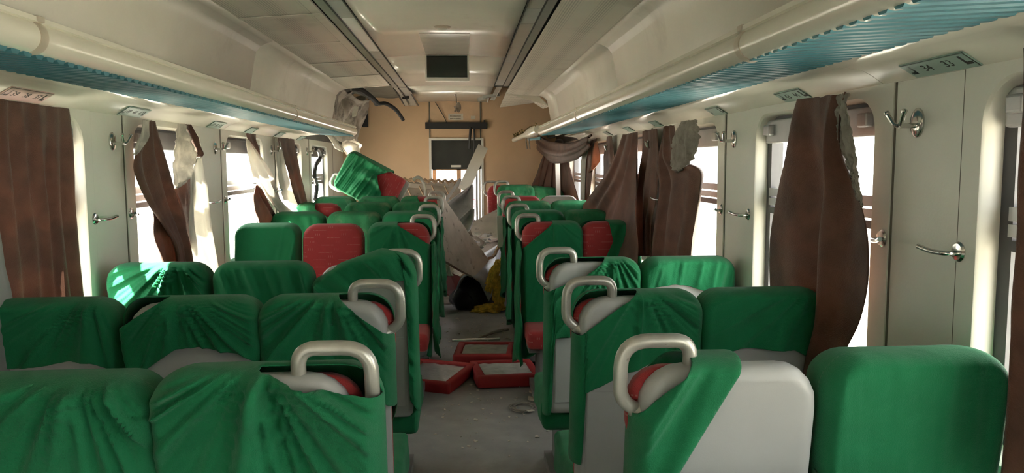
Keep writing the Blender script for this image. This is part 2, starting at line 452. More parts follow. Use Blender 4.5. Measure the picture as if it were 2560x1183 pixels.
for a, b in zip(joints, joints[1:]):
    bm = bmesh.new(); prism(bm, cprof(), a + .002, b - .002, 1, False)
    solid(mk('centre_panel', bm, M_CEIL, ceiling, True), .012, 1)
PR = [(SR1 + .012, ZC - .004), (.86, 2.352)]
CV = [(.862, 2.352), (.905, 2.342), (.945, 2.322), (.975, 2.285), (.992, 2.22), (1.02, 2.06), (1.075, 1.885)]
def mir(p): return [(2 * XC - .045 * 0 - x, z) for x, z in p]
PLp = [(SL0 - .012, ZC - .004), (-1.187, 2.352)]
CVL = mir(CV)
pj = [YB, -1.6, -.6, .4, 1.4, 2.4, 3.35, 4.30, 5.25, 6.2, 7.15, 8.1]
def perfpanel(p, a, b, nm='perforated_panel'):
    (xa, za), (xb, zb_) = p
    f = lambda t: (xa + (xb - xa) * t, za + (zb_ - za) * t - .0025)
    bm = bmesh.new(); prism(bm, [f(0), f(1)], b - .03, b + .03, 1, False); solid(mk('panel_joint', bm, M_SOFF, ceiling), .003, 1)
    bm = bmesh.new(); prism(bm, [f(0), f(.11)], a + .03, b - .03, 1, False); solid(mk('panel_margin', bm, M_SOFF, ceiling), .003, 1)
    bm = bmesh.new(); prism(bm, p, a + .0005, b - .0005, 1, False)
    solid(mk(nm, bm, M_PERF, ceiling), .010, 1)
for a, b in zip(pj, pj[1:]):
    perfpanel(PR, a, b)
    perfpanel(PLp, a, b)
perfpanel(PR, 8.1, 8.95)
sj = [YB, -.95, 2.05, 5.05, 8.15]
for a, b in zip(sj, sj[1:]):
    for p in (CV, CVL):
        bm = bmesh.new(); prism(bm, p, a + .002, b - .002, 1, False)
        solid(mk('cove_panel', bm, M_SOFF, ceiling, True, angle=70), .012, 0)
bm = bmesh.new(); prism(bm, CV, 8.154, 8.95, 1, False); solid(mk('cove_panel', bm, M_SOFF, ceiling, True, angle=70), .012, 0)
# sagging torn end of the right ceiling panels
bm = bmesh.new(); plate(bm, [(SR1 + .01, 8.95, ZC - .02), (.86, 8.95, 2.345), (.99, 8.95, 2.22), (.97, 9.4, 2.23), (.86, 9.4, 2.30), (SR1 - .02, 9.75, 2.27)], .012)
mk('hanging_panel', bm, M_PERF, ceiling)
# crushed lining at the left end
bm = bmesh.new()
prism(bm, [(x + .0, z) for x, z in CVL[1:]], 8.15, 9.35, 10, False)
bmesh.ops.subdivide_edges(bm, edges=list(bm.edges), cuts=2, use_grid_fill=True)
for v in bm.verts:
    t = (v.co.y - 8.15) / 1.2; k = noise.noise(v.co * 5.5)
    v.co += Vector((.16 * t + .10 * k * min(1, t * 3), .05 * k, -.06 * t + .08 * noise.noise(v.co * 7 + Vector((3, 1, 0))) * min(1, t * 3)))
solid(mk('crushed_panel', bm, M_CRUSH, ceiling, True, angle=30), .01)
bm = bmesh.new(); plate(bm, [(-1.30, 8.14, 2.41), (SL0 - .02, 8.14, 2.42), (SL0 - .02, YE, 2.44), (-1.30, YE, 2.44)], .01)
crumple(bm, 6, .05, 4, 3); mk('foil_backing', bm, mat('duct_foil', (.16, .17, .15), .45, metal=.4, var=.3), ceiling, True)

# far bulkhead with its doorway
DX0, DX1, DZ = -.422, .243, 1.885
bm = bmesh.new()
box(bm, XL - .15, DX0, YE, YE + .05, -.05, 2.63); box(bm, DX1, XR + .15, YE, YE + .05, -.05, 2.63); box(bm, DX0, DX1, YE, YE + .05, DZ, 2.63)
wall_end = structure(mk('wall_end', bm, M_TAN))
mk('header_panel', bx(-.43, .225, YE - .012, YE, 2.075, 2.42), mat('header_tan', (.63, .44, .28), .5), wall_end)
for x in (-.44, .235):
    mk('groove', bx(x - .008, x + .008, YE - .016, YE - .001, DZ, 2.42), M_SEAM, wall_end)
bm = bmesh.new()
fw = .03
box(bm, DX0 - fw, DX0, YE - .025, YE + .06, 0 + fl(YE), DZ + fw); box(bm, DX1, DX1 + fw, YE - .025, YE + .06, fl(YE), DZ + fw); box(bm, DX0, DX1, YE - .025, YE + .06, DZ, DZ + fw)
door = structure(mk('door_1', bm, M_WHITE))
# dark upper part of the doorway and pale side light beyond it
mk('dark_glass', bx(DX0, DX1, YE + .05, YE + .07, 1.50, DZ), mat('smoked_glass', (.02, .022, .02), .2, var=.3), door)
mk('white_label', bx(-.165, -.03, YE + .04, YE + .048, 1.525, 1.555), M_WHITE, door)
for (x0, x1) in ((-.422, -.375), (-.09, -.03)):
    mk('vestibule_post', bx(x0, x1, YE + .25, YE + .29, 0, 1.52), M_WOOD, door)
mk('vestibule_rail', bx(-.42, .05, YE + .25, YE + .29, 1.485, 1.53), M_WOOD, door)
mk('door_edge', bx(.165, .195, YE + .03, YE + .08, .2, 1.47), M_ALU, door)
mk('door_edge', bx(.205, .235, YE + .03, YE + .08, .2, 1.50), M_WHITE, door)
# a pale board outside with a red mark
bd = empty('outside_board', (-.6, 13.2, -1.4), 'white board outside beyond the far doorway with a red mark', 'board')
mk('board', bx(-1.8, 1.6, 13.2, 13.24, -1.4, 1.35), mat('board_white', (.8, .8, .78), .7), bd)
def text(s, size, m, parent, origin, xdir, ydir, ext=.001, align='CENTER'):
    c = bpy.data.curves.new('txt', 'FONT'); c.body = s; c.size = size; c.extrude = ext; c.align_x = align; c.align_y = 'CENTER'
    o = bpy.data.objects.new('txt', c); COL.objects.link(o)
    dg = bpy.context.evaluated_depsgraph_get(); me = bpy.data.meshes.new_from_object(o.evaluated_get(dg))
    bpy.data.objects.remove(o)
    xd, yd = Vector(xdir).normalized(), Vector(ydir).normalized(); zd = xd.cross(yd)
    R = Matrix((xd, yd, zd)).transposed().to_4x4()
    me.transform(Matrix.Translation(Vector(origin) - WLOC[parent]) @ R)
    me.materials.clear(); me.materials.append(m)
    o = bpy.data.objects.new('lettering', me); COL.objects.link(o); o.parent = parent; WLOC[o] = WLOC[parent].copy()
    return o
p = PY(1184, 508, 13.19)
text('0', .20, M_REDINK, bd, p, (1, 0, 0), (0, 0, 1))

# vestibule shell beyond the bulkhead
bm = bmesh.new(); box(bm, XL - .15, XR + .15, YE + .05, YE + 1.7, -.12, -.05)
structure(mk('floor_vestibule', bm, M_FLOOR))

# ------------------------------------------------------------------ ceiling light strips
def strip(x0, x1, yend, label, seg_off, pale, outer):
    r = empty('ceiling_light_strip', ((x0 + x1) / 2, YB, ZC), label, 'light strip')
    yy = yend
    mk('channel', bx(x0 - .004, x1 + .004, YB, yy, ZC + .03, ZC + .04), M_CHAN, r)
    w = .052
    bx0, bx1 = (x0 + .004, x0 + w) if outer < 0 else (x1 - w, x1 - .004)
    mk('metal_band', bx(bx0, bx1, YB, yy, ZC - .004, ZC + .008), M_CHAN, r)
    d0, d1 = (x0 + w + .008, x1 - .010) if outer < 0 else (x0 + .010, x1 - w - .008)
    for xs in ((d0 - .007, d0), (d1, d1 + .007)):
        mk('gasket', bx(xs[0], xs[1], YB, yy, ZC - .006, ZC + .004), M_BLACK, r)
    y = YB; k = 0
    lens = [1.3, .45]
    y = -2.55 + seg_off
    while y < yy - .05:
        L = lens[k % 2]; e = min(y + L, yy)
        mm = M_DIFF if k % 2 else (M_DIFFP if k // 2 == pale else mat_diff2)
        mk('diffuser' if k % 2 == 0 else 'blank_plate', bx(d0, d1, y + .003, e - .003, ZC + .002, ZC + .010), mm, r)
        y += L; k += 1
    return r
mat_diff2 = mat('light_diffuser_dusty', (.44, .42, .37), .32, var=.06)
ls = strip(SL0, SL1, 8.35, 'grey light strip along the ceiling above the left seats', 0.0, 4, -1)
rs = strip(SR0, SR1, 8.2, 'grey light strip along the ceiling above the right seats', .15, 99, 1)
# bent far end of the left strip
bm = bmesh.new()
for x0, x1, m0 in ((SL0 + .005, SL0 + .05, 0), (SL0 + .06, SL1 - .01, 0)):
    pts = [(8.35, ZC, 0), (8.7, ZC - .03, .03), (9.1, ZC - .045, .02), (9.55, ZC - .10, .03)]
    for (ya, za, oa), (yb, zb, ob) in zip(pts, pts[1:]):
        v = [bm.verts.new(c) for c in ((x0 + oa, ya, za), (x1 + oa, ya, za), (x1 + ob, yb, zb), (x0 + ob, yb, zb))]; bm.faces.new(v)
solid(mk('bent_end', bm, M_CHAN, ls), .012)
bm = bmesh.new()
bar(bm, (SL0 + .06, 8.4, ZC - .01), (SL0 + .10, 9.6, ZC - .10), .012, .012); bar(bm, (SL1 - .0, 8.4, ZC - .005), (SL1 + .04, 9.6, ZC - .10), .012, .012)
bar(bm, (SL0 + .005, 8.4, ZC - .01), (SL0 + .03, 9.6, ZC - .10), .012, .012)
bar(bm, (SL1 - .03, 8.9, ZC - .06), (SL1 - .10, 9.0, ZC - .06), .015, .03)
mk('torn_gasket', bm, M_BLACK, ls)
bm = bmesh.new()
bar(bm, (SR0 - .09, 8.9, ZC - .055), (SR0 + .09, 8.85, ZC - .035), .05, .03); bar(bm, (SR0 - .15, 8.95, ZC - .085), (SR0 - .06, 8.9, ZC - .055), .035, .04)
bar(bm, (SR0 - .03, 8.9, ZC - .06), (SR0 - .035, 9.2, ZC - .09), .014, .014); bar(bm, (SR0 + .08, 8.2, ZC - .01), (SR0 + .04, 9.2, ZC - .07), .012, .012)
mk('torn_bracket', bm, M_CHAN, rs)
bm = bmesh.new(); bar(bm, (SR1 - .1, 8.2, ZC - .01), (SR1 - .13, 9.25, ZC - .06), .05, .01); mk('bent_end', bm, M_CHAN, rs)

# monitor folded down from the ceiling
tv = empty('ceiling_monitor', (-.115, 5.98, 2.2), 'flat dark monitor screen folded down from the ceiling', 'monitor')
tl, tr, bl, br = PY(1062, 135, 5.98), PY(1173, 134, 5.98), PY(1064, 200, 6.0), PY(1174, 200, 6.0)
hx0, hx1 = tl.x, tr.x; hz0, hz1 = bl.z - .01, tl.z + .004
mk('housing', rbox(hx0, hx1, 5.99, 6.03, hz0, hz1, .006), M_WHITE, tv)
_h = [o for o in tv.children if o.name.startswith('housing')][0]
mk('screen', bx(hx0 + .013, hx1 - .016, 5.984, 5.992, hz0 + .028, hz1 - .016), M_SCREEN, _h)
mk('hinge', bx(hx0 + .01, hx1 - .01, 6.0, 6.05, hz1 - .004, hz1 + .03), M_WHITE, tv)
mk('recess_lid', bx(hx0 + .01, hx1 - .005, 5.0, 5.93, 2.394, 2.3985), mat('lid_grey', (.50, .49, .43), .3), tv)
# smoke detector ring
sd = empty('smoke_detector', (-.1, 4.72, 2.395), 'small round smoke detector on the ceiling in front of the monitor', 'detector')
c = PZ(1106, 64, 2.405)
bm = bmesh.new(); lathe(bm, [(.052, 0), (.052, -.004), (.040, -.012), (.034, -.012)], (c.x, c.y, 2.399), (0, 0, 1)); mk('ring', bm, M_COLL, sd, True)
bm = bmesh.new(); lathe(bm, [(.028, 0), (.028, -.016), (.018, -.022)], (c.x, c.y, 2.399), (0, 0, 1)); mk('sensor', bm, M_WHITE, sd, True)

# ------------------------------------------------------------------ luggage racks
def rack(side, yend):
    sx = -1 if side == 'left' else 1
    xr = -1.037 if side == 'left' else .722                # inner face of the front rail
    xs = -1.38 if side == 'left' else 1.07                 # rear ends of the slats
    xw = XL if side == 'left' else XR
    zt, zb = (1.935, 1.852) if side == 'left' else (1.924, 1.842)
    zs = 1.866 if side == 'left' else 1.862
    r = empty('luggage_rack', (xr + sx * .2, YB, zb), 'overhead luggage rack with blue slats and cream rail above the %s windows' % side, 'luggage rack')
    prof = []
    for k in range(17):
        a = math.radians(105 + 190 * k / 16)
        prof.append((xr + sx * (.045 + .045 * math.cos(a)), (zt + zb) / 2 + (zt - zb) / 2 * 1.02 * math.sin(a)))
    prof = [(xr + sx * .02, zt + .006), (xr + sx * .008, zt + .006), (xr + sx * .008, zt - .006)] + prof[2:] + [(xr + sx * .06, zb + .01), (xr + sx * .06, zt - .01)]
    js = [YB, -.95, 2.03, 5.0, yend]
    for a, b in zip(js, js[1:]):
        bm = bmesh.new(); prism(bm, prof, a + .012, b - .012 if b < yend else b); mk('front_rail', bm, M_RAIL, r, True, angle=50)
    for y in js[1:4]:
        bm = bmesh.new()
        big = [(xr + sx * .045 + (x - xr - sx * .045) * 1.06, (zt + zb) / 2 + (z - (zt + zb) / 2) * 1.06) for x, z in prof]
        prism(bm, big, y - .017, y + .017); mk('rail_collar', bm, M_COLL, r, True, angle=50)
    # slats
    pitch = .053
    n = int((yend - 1.0) / pitch)
    m0 = None
    for k in range(n):
        y = 1.0 + k * pitch
        if m0 is None:
            bm = bmesh.new()
            hw = .0195; pr = [(-hw, .016), (-hw, -.006), (-hw + .006, -.012), (hw - .010, -.012), (hw, -.001), (hw, .016)]
            ra = [bm.verts.new((xr + sx * .03, y + p[0], zs + p[1] - .012)) for p in pr]
            rb = [bm.verts.new((xs, y + p[0], zs + p[1] + .006)) for p in pr]
            for q in range(6): bm.faces.new((ra[q], ra[(q + 1) % 6], rb[(q + 1) % 6], rb[q]))
            bm.faces.new(ra[::-1]); bm.faces.new(rb)
            bmesh.ops.translate(bm, verts=bm.verts, vec=(0, -y, 0))
            m0 = mk('slat', bm, M_SLAT, r, local=True)
            m0.location = (-WLOC[r].x, y - WLOC[r].y, -WLOC[r].z)
        else:
            o = bpy.data.objects.new('slat', m0.data); COL.objects.link(o); o.parent = r
            o.location = (-WLOC[r].x, y - WLOC[r].y, -WLOC[r].z); WLOC[o] = WLOC[r].copy()
    mk('slat_tray', bx(*sorted((xr + sx * .05, xs + sx * .06)), YB, 1.0, zs - .01, zs + .01), M_SLAT, r)
    # rear ledge with notches seen behind the slat ends, and the sloping valance with the seat plates
    bm = bmesh.new(); box(bm, *sorted((xs - sx * .004, xs + sx * .05)), YB, yend, zs + .012, zs + .024); mk('rear_ledge', bm, M_RAIL, r)
    W_ = abs(xw - xs)
    vp = [(xs + sx * .004, zs - .002), (xs + sx * .012, zs - .006), (xs + sx * .26 * W_, zs - .009), (xs + sx * .50 * W_, zs - .013), (xs + sx * .64 * W_, zs - .020), (xs + sx * .78 * W_, zs - .034), (xw - sx * .004, 1.804), (xw + sx * .03, 1.804), (xw + sx * .03, zs + .01), (xs + sx * .004, zs + .006)]
    vj = [YB, -.7, 2.26, 5.25, yend - .1 if side == 'left' else yend + .7]
    for a, b in zip(vj, vj[1:]):
        bm = bmesh.new(); prism(bm, vp, a + .002, b - .002); mk('valance', bm, M_RAIL, r, True, angle=25)
    return r
rack_l = rack('left', 7.75); rack_r = rack('right', 7.5)
bm = bmesh.new(); box(bm, XL - .13, XL + .01, YB, YE, 1.83, 2.2); mk('wall_top_filler', bm, M_ROOF, wall_left)
bm = bmesh.new(); box(bm, XR - .01, XR + .13, YB, YE, 1.83, 2.2); mk('wall_top_filler', bm, M_ROOF, wall_right)

# seat number plates
def plate_sign(side, px, py, L, txt, m, label):
    sx = -1 if side == 'left' else 1
    X = (XL + .055) if side == 'left' else (XR - .05)
    c = PX(px, py, X)
    x0_ = -1.38 if side == 'left' else 1.07; W_ = abs((XL if side == 'left' else XR) - x0_); zs_ = 1.866 if side == 'left' else 1.862
    xs = x0_ + sx * .66 * W_; xw = (XL if side == 'left' else XR) - sx * .008
    z1, z0 = zs_ - .0235, 1.806
    a = Vector((xs, 0, z1)); b = Vector((xw, 0, z0)); d = (b - a)
    up = (a - b).normalized(); nr = Vector((-sx * abs(up.z), 0, -abs(up.x))).normalized()
    mid = (a + b) / 2 + Vector((0, c.y, 0))
    r = empty('seat_number_plate', mid, label, 'number plate')
    bm = bmesh.new(); obox(bm, mid + nr * .001, (0, 1, 0), up, nr, L, d.length * .96, .004); mk('plate', bm, m, r)
    bm = bmesh.new()
    obox(bm, mid + nr * .0022 + up * d.length * .44, (0, 1, 0), up, nr, L, .004, .0016)
    obox(bm, mid + nr * .0022 - Vector((0, L * .49, 0)) * 1, (0, 1, 0), up, nr, .005, d.length * .9, .0016)
    mk('border', bm, M_INK, r)
    xd = (0, 1, 0) if side == 'left' else (0, -1, 0)
    ws = txt.split(); xv = Vector(xd)
    for wi, w_ in enumerate(ws):
        text(w_, .038, M_INK, r, mid + nr * .003 + xv * L * (.27 if len(ws) == 2 else .26) * (wi - (len(ws) - 1) / 2) * (1.2 if len(ws) == 2 else 1), xd, up, .0004)
    k = 1 if side == 'left' else -1
    for s in (-1, 1):                                     # little seat pictograms at both ends
        bm = bmesh.new()
        q = mid + nr * .003 + Vector((0, k * s * L * .42, 0))
        plate(bm, [q + up * dz_ + Vector((0, -k * s * dy_, 0)) for dy_, dz_ in ((.013, .02), (.013, -.016), (-.013, -.016), (-.013, -.006), (.005, -.006), (.005, .02))], .0008)
        mk('pictogram', bm, M_INK, r)
    return r
plate_sign('right', 2332, 178, .27, '34   33', M_PLATE, 'green seat number plate reading 34 33 above the nearest right pillar')
plate_sign('right', 1972, 242, .22, '43  44', M_PLATE, 'green seat number plate right of centre just left of the long brown curtain')
plate_sign('left', 77, 246, .27, '39 38 37', M_PLATEP, 'pinkish seat number plate above the wide brown curtain')
plate_sign('left', 345, 283, .25, '49 48 47', M_PLATE, 'pale green seat number plate above the twisted brown curtain')
plate_sign('left', 548, 312, .24, '59 58 57', M_PLATE, 'pale green seat number plate, third along the left rack')
for px, py, w in ((1783, 281, 'over the second right pillar'), (1634, 311, 'above the pair of gathered brown curtains'), (1567, 325, 'above the big pulled brown drape'), (1515, 336, 'next to the far swag curtain')):
    plate_sign('right', px, py, .18, '', M_PLATE, 'small grey-green seat number plate ' + w)
for px, py, w in ((634, 324, 'fourth along the left rack'), (704, 337, 'fifth along the left rack'), (757, 346, 'last along the left rack')):
    plate_sign('left', px, py, .2, '', M_PLATE, 'small faint seat number plate, ' + w)

# ------------------------------------------------------------------ coat hooks and curtain tie-backs
def coat_hook(side, h, label):
    sx = -1 if side == 'left' else 1; X = XL if side == 'left' else XR
    z = 1.682 + fl(h) * .3; n = Vector((-sx, 0, 0))
    r = empty('coat_hook', (X, h, z), label, 'coat hook', 'chrome coat hooks on the pillars')
    bm = bmesh.new(); lathe(bm, [(.030, 0), (.030, .005), (.026, .009), (.010, .011)], (X, h, z), n, 24)
    for v in bm.verts: v.co.z = z + (v.co.z - z) * 1.35
    mk('rosette', bm, M_CHROME, r, True)
    bm = bmesh.new(); c = Vector((X, h, z - .008))
    tube(bm, [c, c + n * .03, c + n * .055], .0075, 10); mk('stem', bm, M_CHROME, r, True)
    for s in (-1, 1):
        bm = bmesh.new(); c2 = c + n * .05
        tube(bm, fillet([c2, c2 + n * .008 + Vector((0, s * .014, 0)), c2 + n * .016 + Vector((0, s * .042, .034))], .015), .0062, 8)
        lathe(bm, [(.0, -.002), (.0085, .0), (.0085, .006), (0.004, .009)], c2 + n * .016 + Vector((0, s * .042, .034)), (n * .1 + Vector((0, s * .6, .8))), 10)
        mk('prong', bm, M_CHROME, r, True)
def tieback(side, h, d, label):
    sx = -1 if side == 'left' else 1; X = XL if side == 'left' else XR
    z = 1.346 + fl(h) * .3; n = Vector((-sx, 0, 0))
    y = h + (SEAM0 - .012 if d < 0 else SEAM1 + .035)
    r = empty('curtain_tieback', (X, y, z), label, 'tieback hook', 'chrome curtain tie-back hooks')
    bm = bmesh.new(); lathe(bm, [(.026, 0), (.026, .008), (.021, .013), (.010, .014)], (X, y, z), n, 24); mk('rosette', bm, M_CHROME, r, True)
    bm = bmesh.new(); c = Vector((X, y, z - .004))
    dd = 1 if d < 0 else -1
    dd = dd
    tube(bm, fillet([c, c + n * .042, c + n * .050 + Vector((0, dd * .05, .0)), c + n * .062 + Vector((0, dd * .088, .010))], .02, 6), .0068, 10)
    mk('arm', bm, M_CHROME, r, True)
ordn = ['nearest', 'second', 'third', 'fourth', 'fifth']
for k, h in enumerate(HKS['right'][3:7]):
    coat_hook('right', h, 'chrome double coat hook on the %s pillar of the right wall' % ordn[k])
    for d, w in ((-1, 'near'), (1, 'far')):
        if k < 3: tieback('right', h, d, 'chrome curtain tie-back on the %s edge of the %s right pillar' % (w, ordn[k]))
for k, h in enumerate(HKS['left'][4:8]):
    coat_hook('left', h, 'chrome double coat hook on the %s pillar of the left wall in view' % ordn[k])
    for d, w in ((-1, 'near'), (1, 'far')):
        if k < 3: tieback('left', h, d, 'chrome curtain tie-back on the %s edge of the %s left pillar in view' % (w, ordn[k]))

# ------------------------------------------------------------------ seats
TOP = 1.138
LEAN = .13
def rsdf(x, z, a, zt, rt, zb=None, rb=.03):
    qx = abs(x) - (a - rt); qz = z - (zt - rt)
    d = rt - math.hypot(qx, qz) if qx > 0 and qz > 0 else min(a - abs(x), zt - z)
    if zb is not None:
        qx = abs(x) - (a - rb); qz = (zb + rb) - z
        d2 = rb - math.hypot(qx, qz) if qx > 0 and qz > 0 else min(a - abs(x), z - zb)
        d = min(d, d2)
    return max(d, 0)
def sheet(w, zt, hem, rt, t, e, side, nx, nz, closed=None, s=1, disp=None, y0=0, lift=None, bulge=0, taper=0):
    """one face of a padded back: grid in (x, z), depth from the distance to the outline"""
    bm = bmesh.new(); a = w / 2; rows = []
    zb = closed
    for j in range(nz + 1):
        f = (j / nz) ** 1.35
        row = []
        for i in range(nx + 1):
            u = math.sin(math.pi / 2 * (2 * i / nx - 1))
            zlow = hem(u) if zb is None else zb
            if zb is not None:
                f2 = .5 - .5 * math.cos(math.pi * j / nz); z = zt - (zt - zlow) * f2
            else:
                z = zt - (zt - zlow) * f
            d = zt - z
            hw = a - rt + math.sqrt(max(rt * rt - max(rt - d, 0) ** 2, 0)) if d < rt else a
            if zb is not None:
                d2 = z - zb; rb = .03
                if d2 < rb: hw = min(hw, a - rb + math.sqrt(max(rb * rb - (rb - d2) ** 2, 0)))
            x = u * hw
            dist = rsdf(x, z, a, zt, rt, zb)
            q = min(dist / e, 1); y = t * math.sqrt(max(1 - (1 - q) ** 2, 0)) + bulge * min(dist / a, 1)
            if disp and dist > 0:
                y += disp(x, z, f) * min(1, dist / .03)
            if taper: x *= 1 - 2 * taper / a * .5 * min(1, max(0, (d - .13) / .1))
            if lift: z += lift(x) * max(0, 1 - d / .25)
            row.append(bm.verts.new((x, y0 + side * y + s * (TOP - z) * LEAN, z)))
        rows.append(row)
    for r0, r1 in zip(rows, rows[1:]):
        for k in range(nx):
            q = (r0[k], r0[k + 1], r1[k + 1], r1[k])
            bm.faces.new(q if side < 0 else q[::-1])
    return bm
def cut(bm, poly):
    m = len(poly); c = Vector((sum(p[0] for p in poly) / m, 0, sum(p[1] for p in poly) / m))
    planes = []
    for (x0, z0), (x1, z1) in zip(poly, poly[1:] + poly[:1]):
        n = Vector((z1 - z0, 0, -(x1 - x0))); p = Vector((x0, 0, z0))
        if n.length < 1e-7: continue
        n.normalize()
        if n.dot(c - p) > 0: n = -n
        planes.append((p, n))
        bmesh.ops.bisect_plane(bm, geom=list(bm.verts) + list(bm.edges) + list(bm.faces), plane_co=p, plane_no=n, dist=1e-6)
    kill = [f for f in bm.faces if all(n.dot(f.calc_center_median() - p) < 1e-6 for p, n in planes)]
    bmesh.ops.delete(bm, geom=kill, context='FACES')
def join(bms):
    out = bmesh.new()
    for b in bms:
        me = bpy.data.meshes.new('tmp'); b.to_mesh(me); b.free(); out.from_mesh(me); bpy.data.meshes.remove(me)
    bmesh.ops.remove_doubles(out, verts=out.verts, dist=.0008)
    return out
def folds(seed, th, amp, hemamp=.012, fq=15, kn=None):
    c, sn = math.cos(math.radians(th)), math.sin(math.radians(th))
    def f(x, z, fr):
        a = x * c + z * sn; l = -x * sn + z * c; am = 1
        if kn:
            dx_, dz_ = x - kn[0], kn[1] - z + .04; l = math.hypot(dx_, dz_); a = math.atan2(dx_, dz_) * .36; am = min(1, l / .09) * max(.35, 1.25 - l * 1.6); l *= .6
        n1 = noise.noise(Vector((a * fq, l * 1.1, seed)))
        rg = max(0, 1 - abs(n1) * 3.4) ** 1.2 + .35 * max(0, 1 - abs(noise.noise(Vector((a * fq * 2.2, l * .9, seed + 2)))) * 4)
        v = amp * am * (rg * 1.0 + 1.2 * noise.noise(Vector((a * fq * .45, l * 2.2, seed + 5))))
        v += hemamp * fr * fr * (.6 + math.sin(x * 38 + seed * 3 + 2 * noise.noise(Vector((x * 5, z * 3, seed)))))
        return v + .004
    return f
PADS = {}
def pads(s, w, lod):
    """shared meshes of shell, upholstery, cushion, base for one facing direction"""
    key = (s, w, lod)
    if key in PADS: return PADS[key]
    n = 20 if lod else 12
    H = lambda u: .42
    near_t, far_t = (.048, .006) if s > 0 else (.006, .048)
    sh = join([sheet(w - .012, TOP - .008, H, .095, near_t, .020, -1, n, n, .40, s), sheet(w - .012, TOP - .008, H, .095, far_t, .02, 1, n, n, .40, s)])
    near_t, far_t = (.020, .075) if s > 0 else (.075, .020)
    ut = TOP - .020 if s > 0 else TOP + .004; tp = .022 if s > 0 else 0; rU = .085 if s > 0 else .10; wU = w + .012 if s > 0 else w + .008
    up = join([sheet(wU, ut, H, rU, near_t, .03, -1, n, n, .45, s, y0=s * .02, bulge=.012, taper=tp), sheet(wU, ut, H, rU, far_t, .05, 1, n, n, .45, s, y0=s * .02, bulge=.012, taper=tp)])
    ys = sorted((s * .12, s * .56))
    cu = rbox(-w / 2 - .005, w / 2 + .005, ys[0], ys[1], .345, .465, .035, 3)
    yb = sorted((s * .16, s * .50))
    ba = rbox(-.13, .13, yb[0], yb[1], .045, .35, .012, 2)
    box(ba, -.20, .20, yb[0] + .02, yb[1] - .02, .31, .345)
    box(ba, -.17, .17, yb[0] - .02, yb[1] + .02, 0, .05)
    lp = rbox(-w / 2 + .035, w / 2 - .035, *sorted((s * (-.0515) + s * (TOP - .62) * LEAN, s * (-.03) + s * (TOP - .62) * LEAN)), .46, .80, .006, 2)
    for v in lp.verts: v.co.y += s * (.62 - v.co.z) * LEAN
    out = {}
    for k, b, sm in (('shell', sh, 1), ('upholstery', up, 1), ('seat_cushion', cu, 1), ('base', ba, 0), ('back_panel', lp, 0)):
        bmesh.ops.recalc_face_normals(b, faces=b.faces)
        me = bpy.data.meshes.new(k); b.to_mesh(me); b.free()
        if sm:
            for p in me.polygons: p.use_smooth = True
        me.materials.append({'shell': M_SHELL, 'upholstery': M_RED, 'seat_cushion': M_RED, 'base': M_GREY, 'back_panel': M_SHELL}[k])
        out[k] = me
    PADS[key] = out; return out
HAND = {}
def handle_mesh(a, s):
    if (a, s) in HAND: return HAND[(a, s)]
    bm = bmesh.new()
    y = lambda z: s * (TOP - z) * LEAN + s * -.008
    P = [(a * .088, 1.10), (a * .088, 1.184), (a * .243, 1.184), (a * .243, 1.046), (a * .185, 1.010)]
    pts = [(x, y(z), z) for x, z in P]
    tube(bm, fillet(pts, .062, 7), .0165, 12)
    x, z = a * .185, 1.012
    lathe(bm, [(.017, -.02), (.024, .012), (.026, .035)], (x + a * .012, y(z), z + .004), (-a, 0, -.55), 14)
    bmesh.ops.recalc_face_normals(bm, faces=bm.faces)
    me = bpy.data.meshes.new('grab_handle'); bm.to_mesh(me); bm.free(); me.materials.append(M_STEEL)
    for p in me.polygons: p.use_smooth = True
    HAND[(a, s)] = me; return me
def part(name, me, parent, m=None):
    o = bpy.data.objects.new(name, me); COL.objects.link(o); o.parent = parent; WLOC[o] = WLOC[parent].copy(); return o
SEED = [0]
def cover_mesh(X, Y, zb, s, c, lod, w=.415):
    SEED[0] += 1; seed = SEED[0] * 3.7
    def L(px, py):
        p = PY(px, py, Y - .05); return (p.x - X - dxc, p.z - zb)
    a = c.get('w', w + .024) / 2; cw = 2 * a; zt = TOP + c.get('dzt', .010); dxc = c.get('dx', 0)
    if 'hempx' in c:
        hp = sorted((L(*p)[0] / a, L(*p)[1]) for p in c['hempx'])
    else:
        hp = c.get('hem', [(-1, .62), (1, .62)])
    hn = lambda u: lerp_list(hp, u)
    fb = c.get('far', .60)
    hf = lambda u: fb + ((hn(1) if u > 0 else hn(-1)) - fb) * abs(u) ** 8
    dsp = folds(seed, c.get('th', 12), c.get('amp', .007) * (2.3 if s > 0 else 1.5), c.get('hemamp', .01), c.get('fq', 15), L(*c['fan']) if 'fan' in c else None)
    dsf = folds(seed + 9, -10, .006, .01)
    n = c.get('res', 76 if lod else 26)
    tn, tf = (.062, .122) if s > 0 else (.122, .066)
    lift = None
    if 'toppx' in c:
        tp = sorted((L(*p)[0], L(*p)[1] - zt) for p in c['toppx']); lift = lambda x: lerp_list(tp, x)
    nb = sheet(cw, zt, hn, c.get('rt', .085), tn, c.get('e', .028), -1, n, n, None, s, dsp, lift=lift)
    fbm = sheet(cw, zt, hf, c.get('rt', .085), tf, .05, 1, n, max(12, n // 2), None, s, dsf, lift=lift)
    if lift is None:
        for who, poly in c.get('cutpx', []):
            q = [L(*p) for p in poly]
            if 'n' in who: cut(nb, q)
            if 'f' in who: cut(fbm, q)
    bm = join([nb, fbm])
    bmesh.ops.translate(bm, verts=bm.verts, vec=(dxc, 0, 0))
    bmesh.ops.recalc_face_normals(bm, faces=bm.faces)
    me = bpy.data.meshes.new('seat_cover'); bm.to_mesh(me); bm.free()
    for p in me.polygons: p.use_smooth = True
    me.materials.append(c.get('mat', M_GREEN)); return me
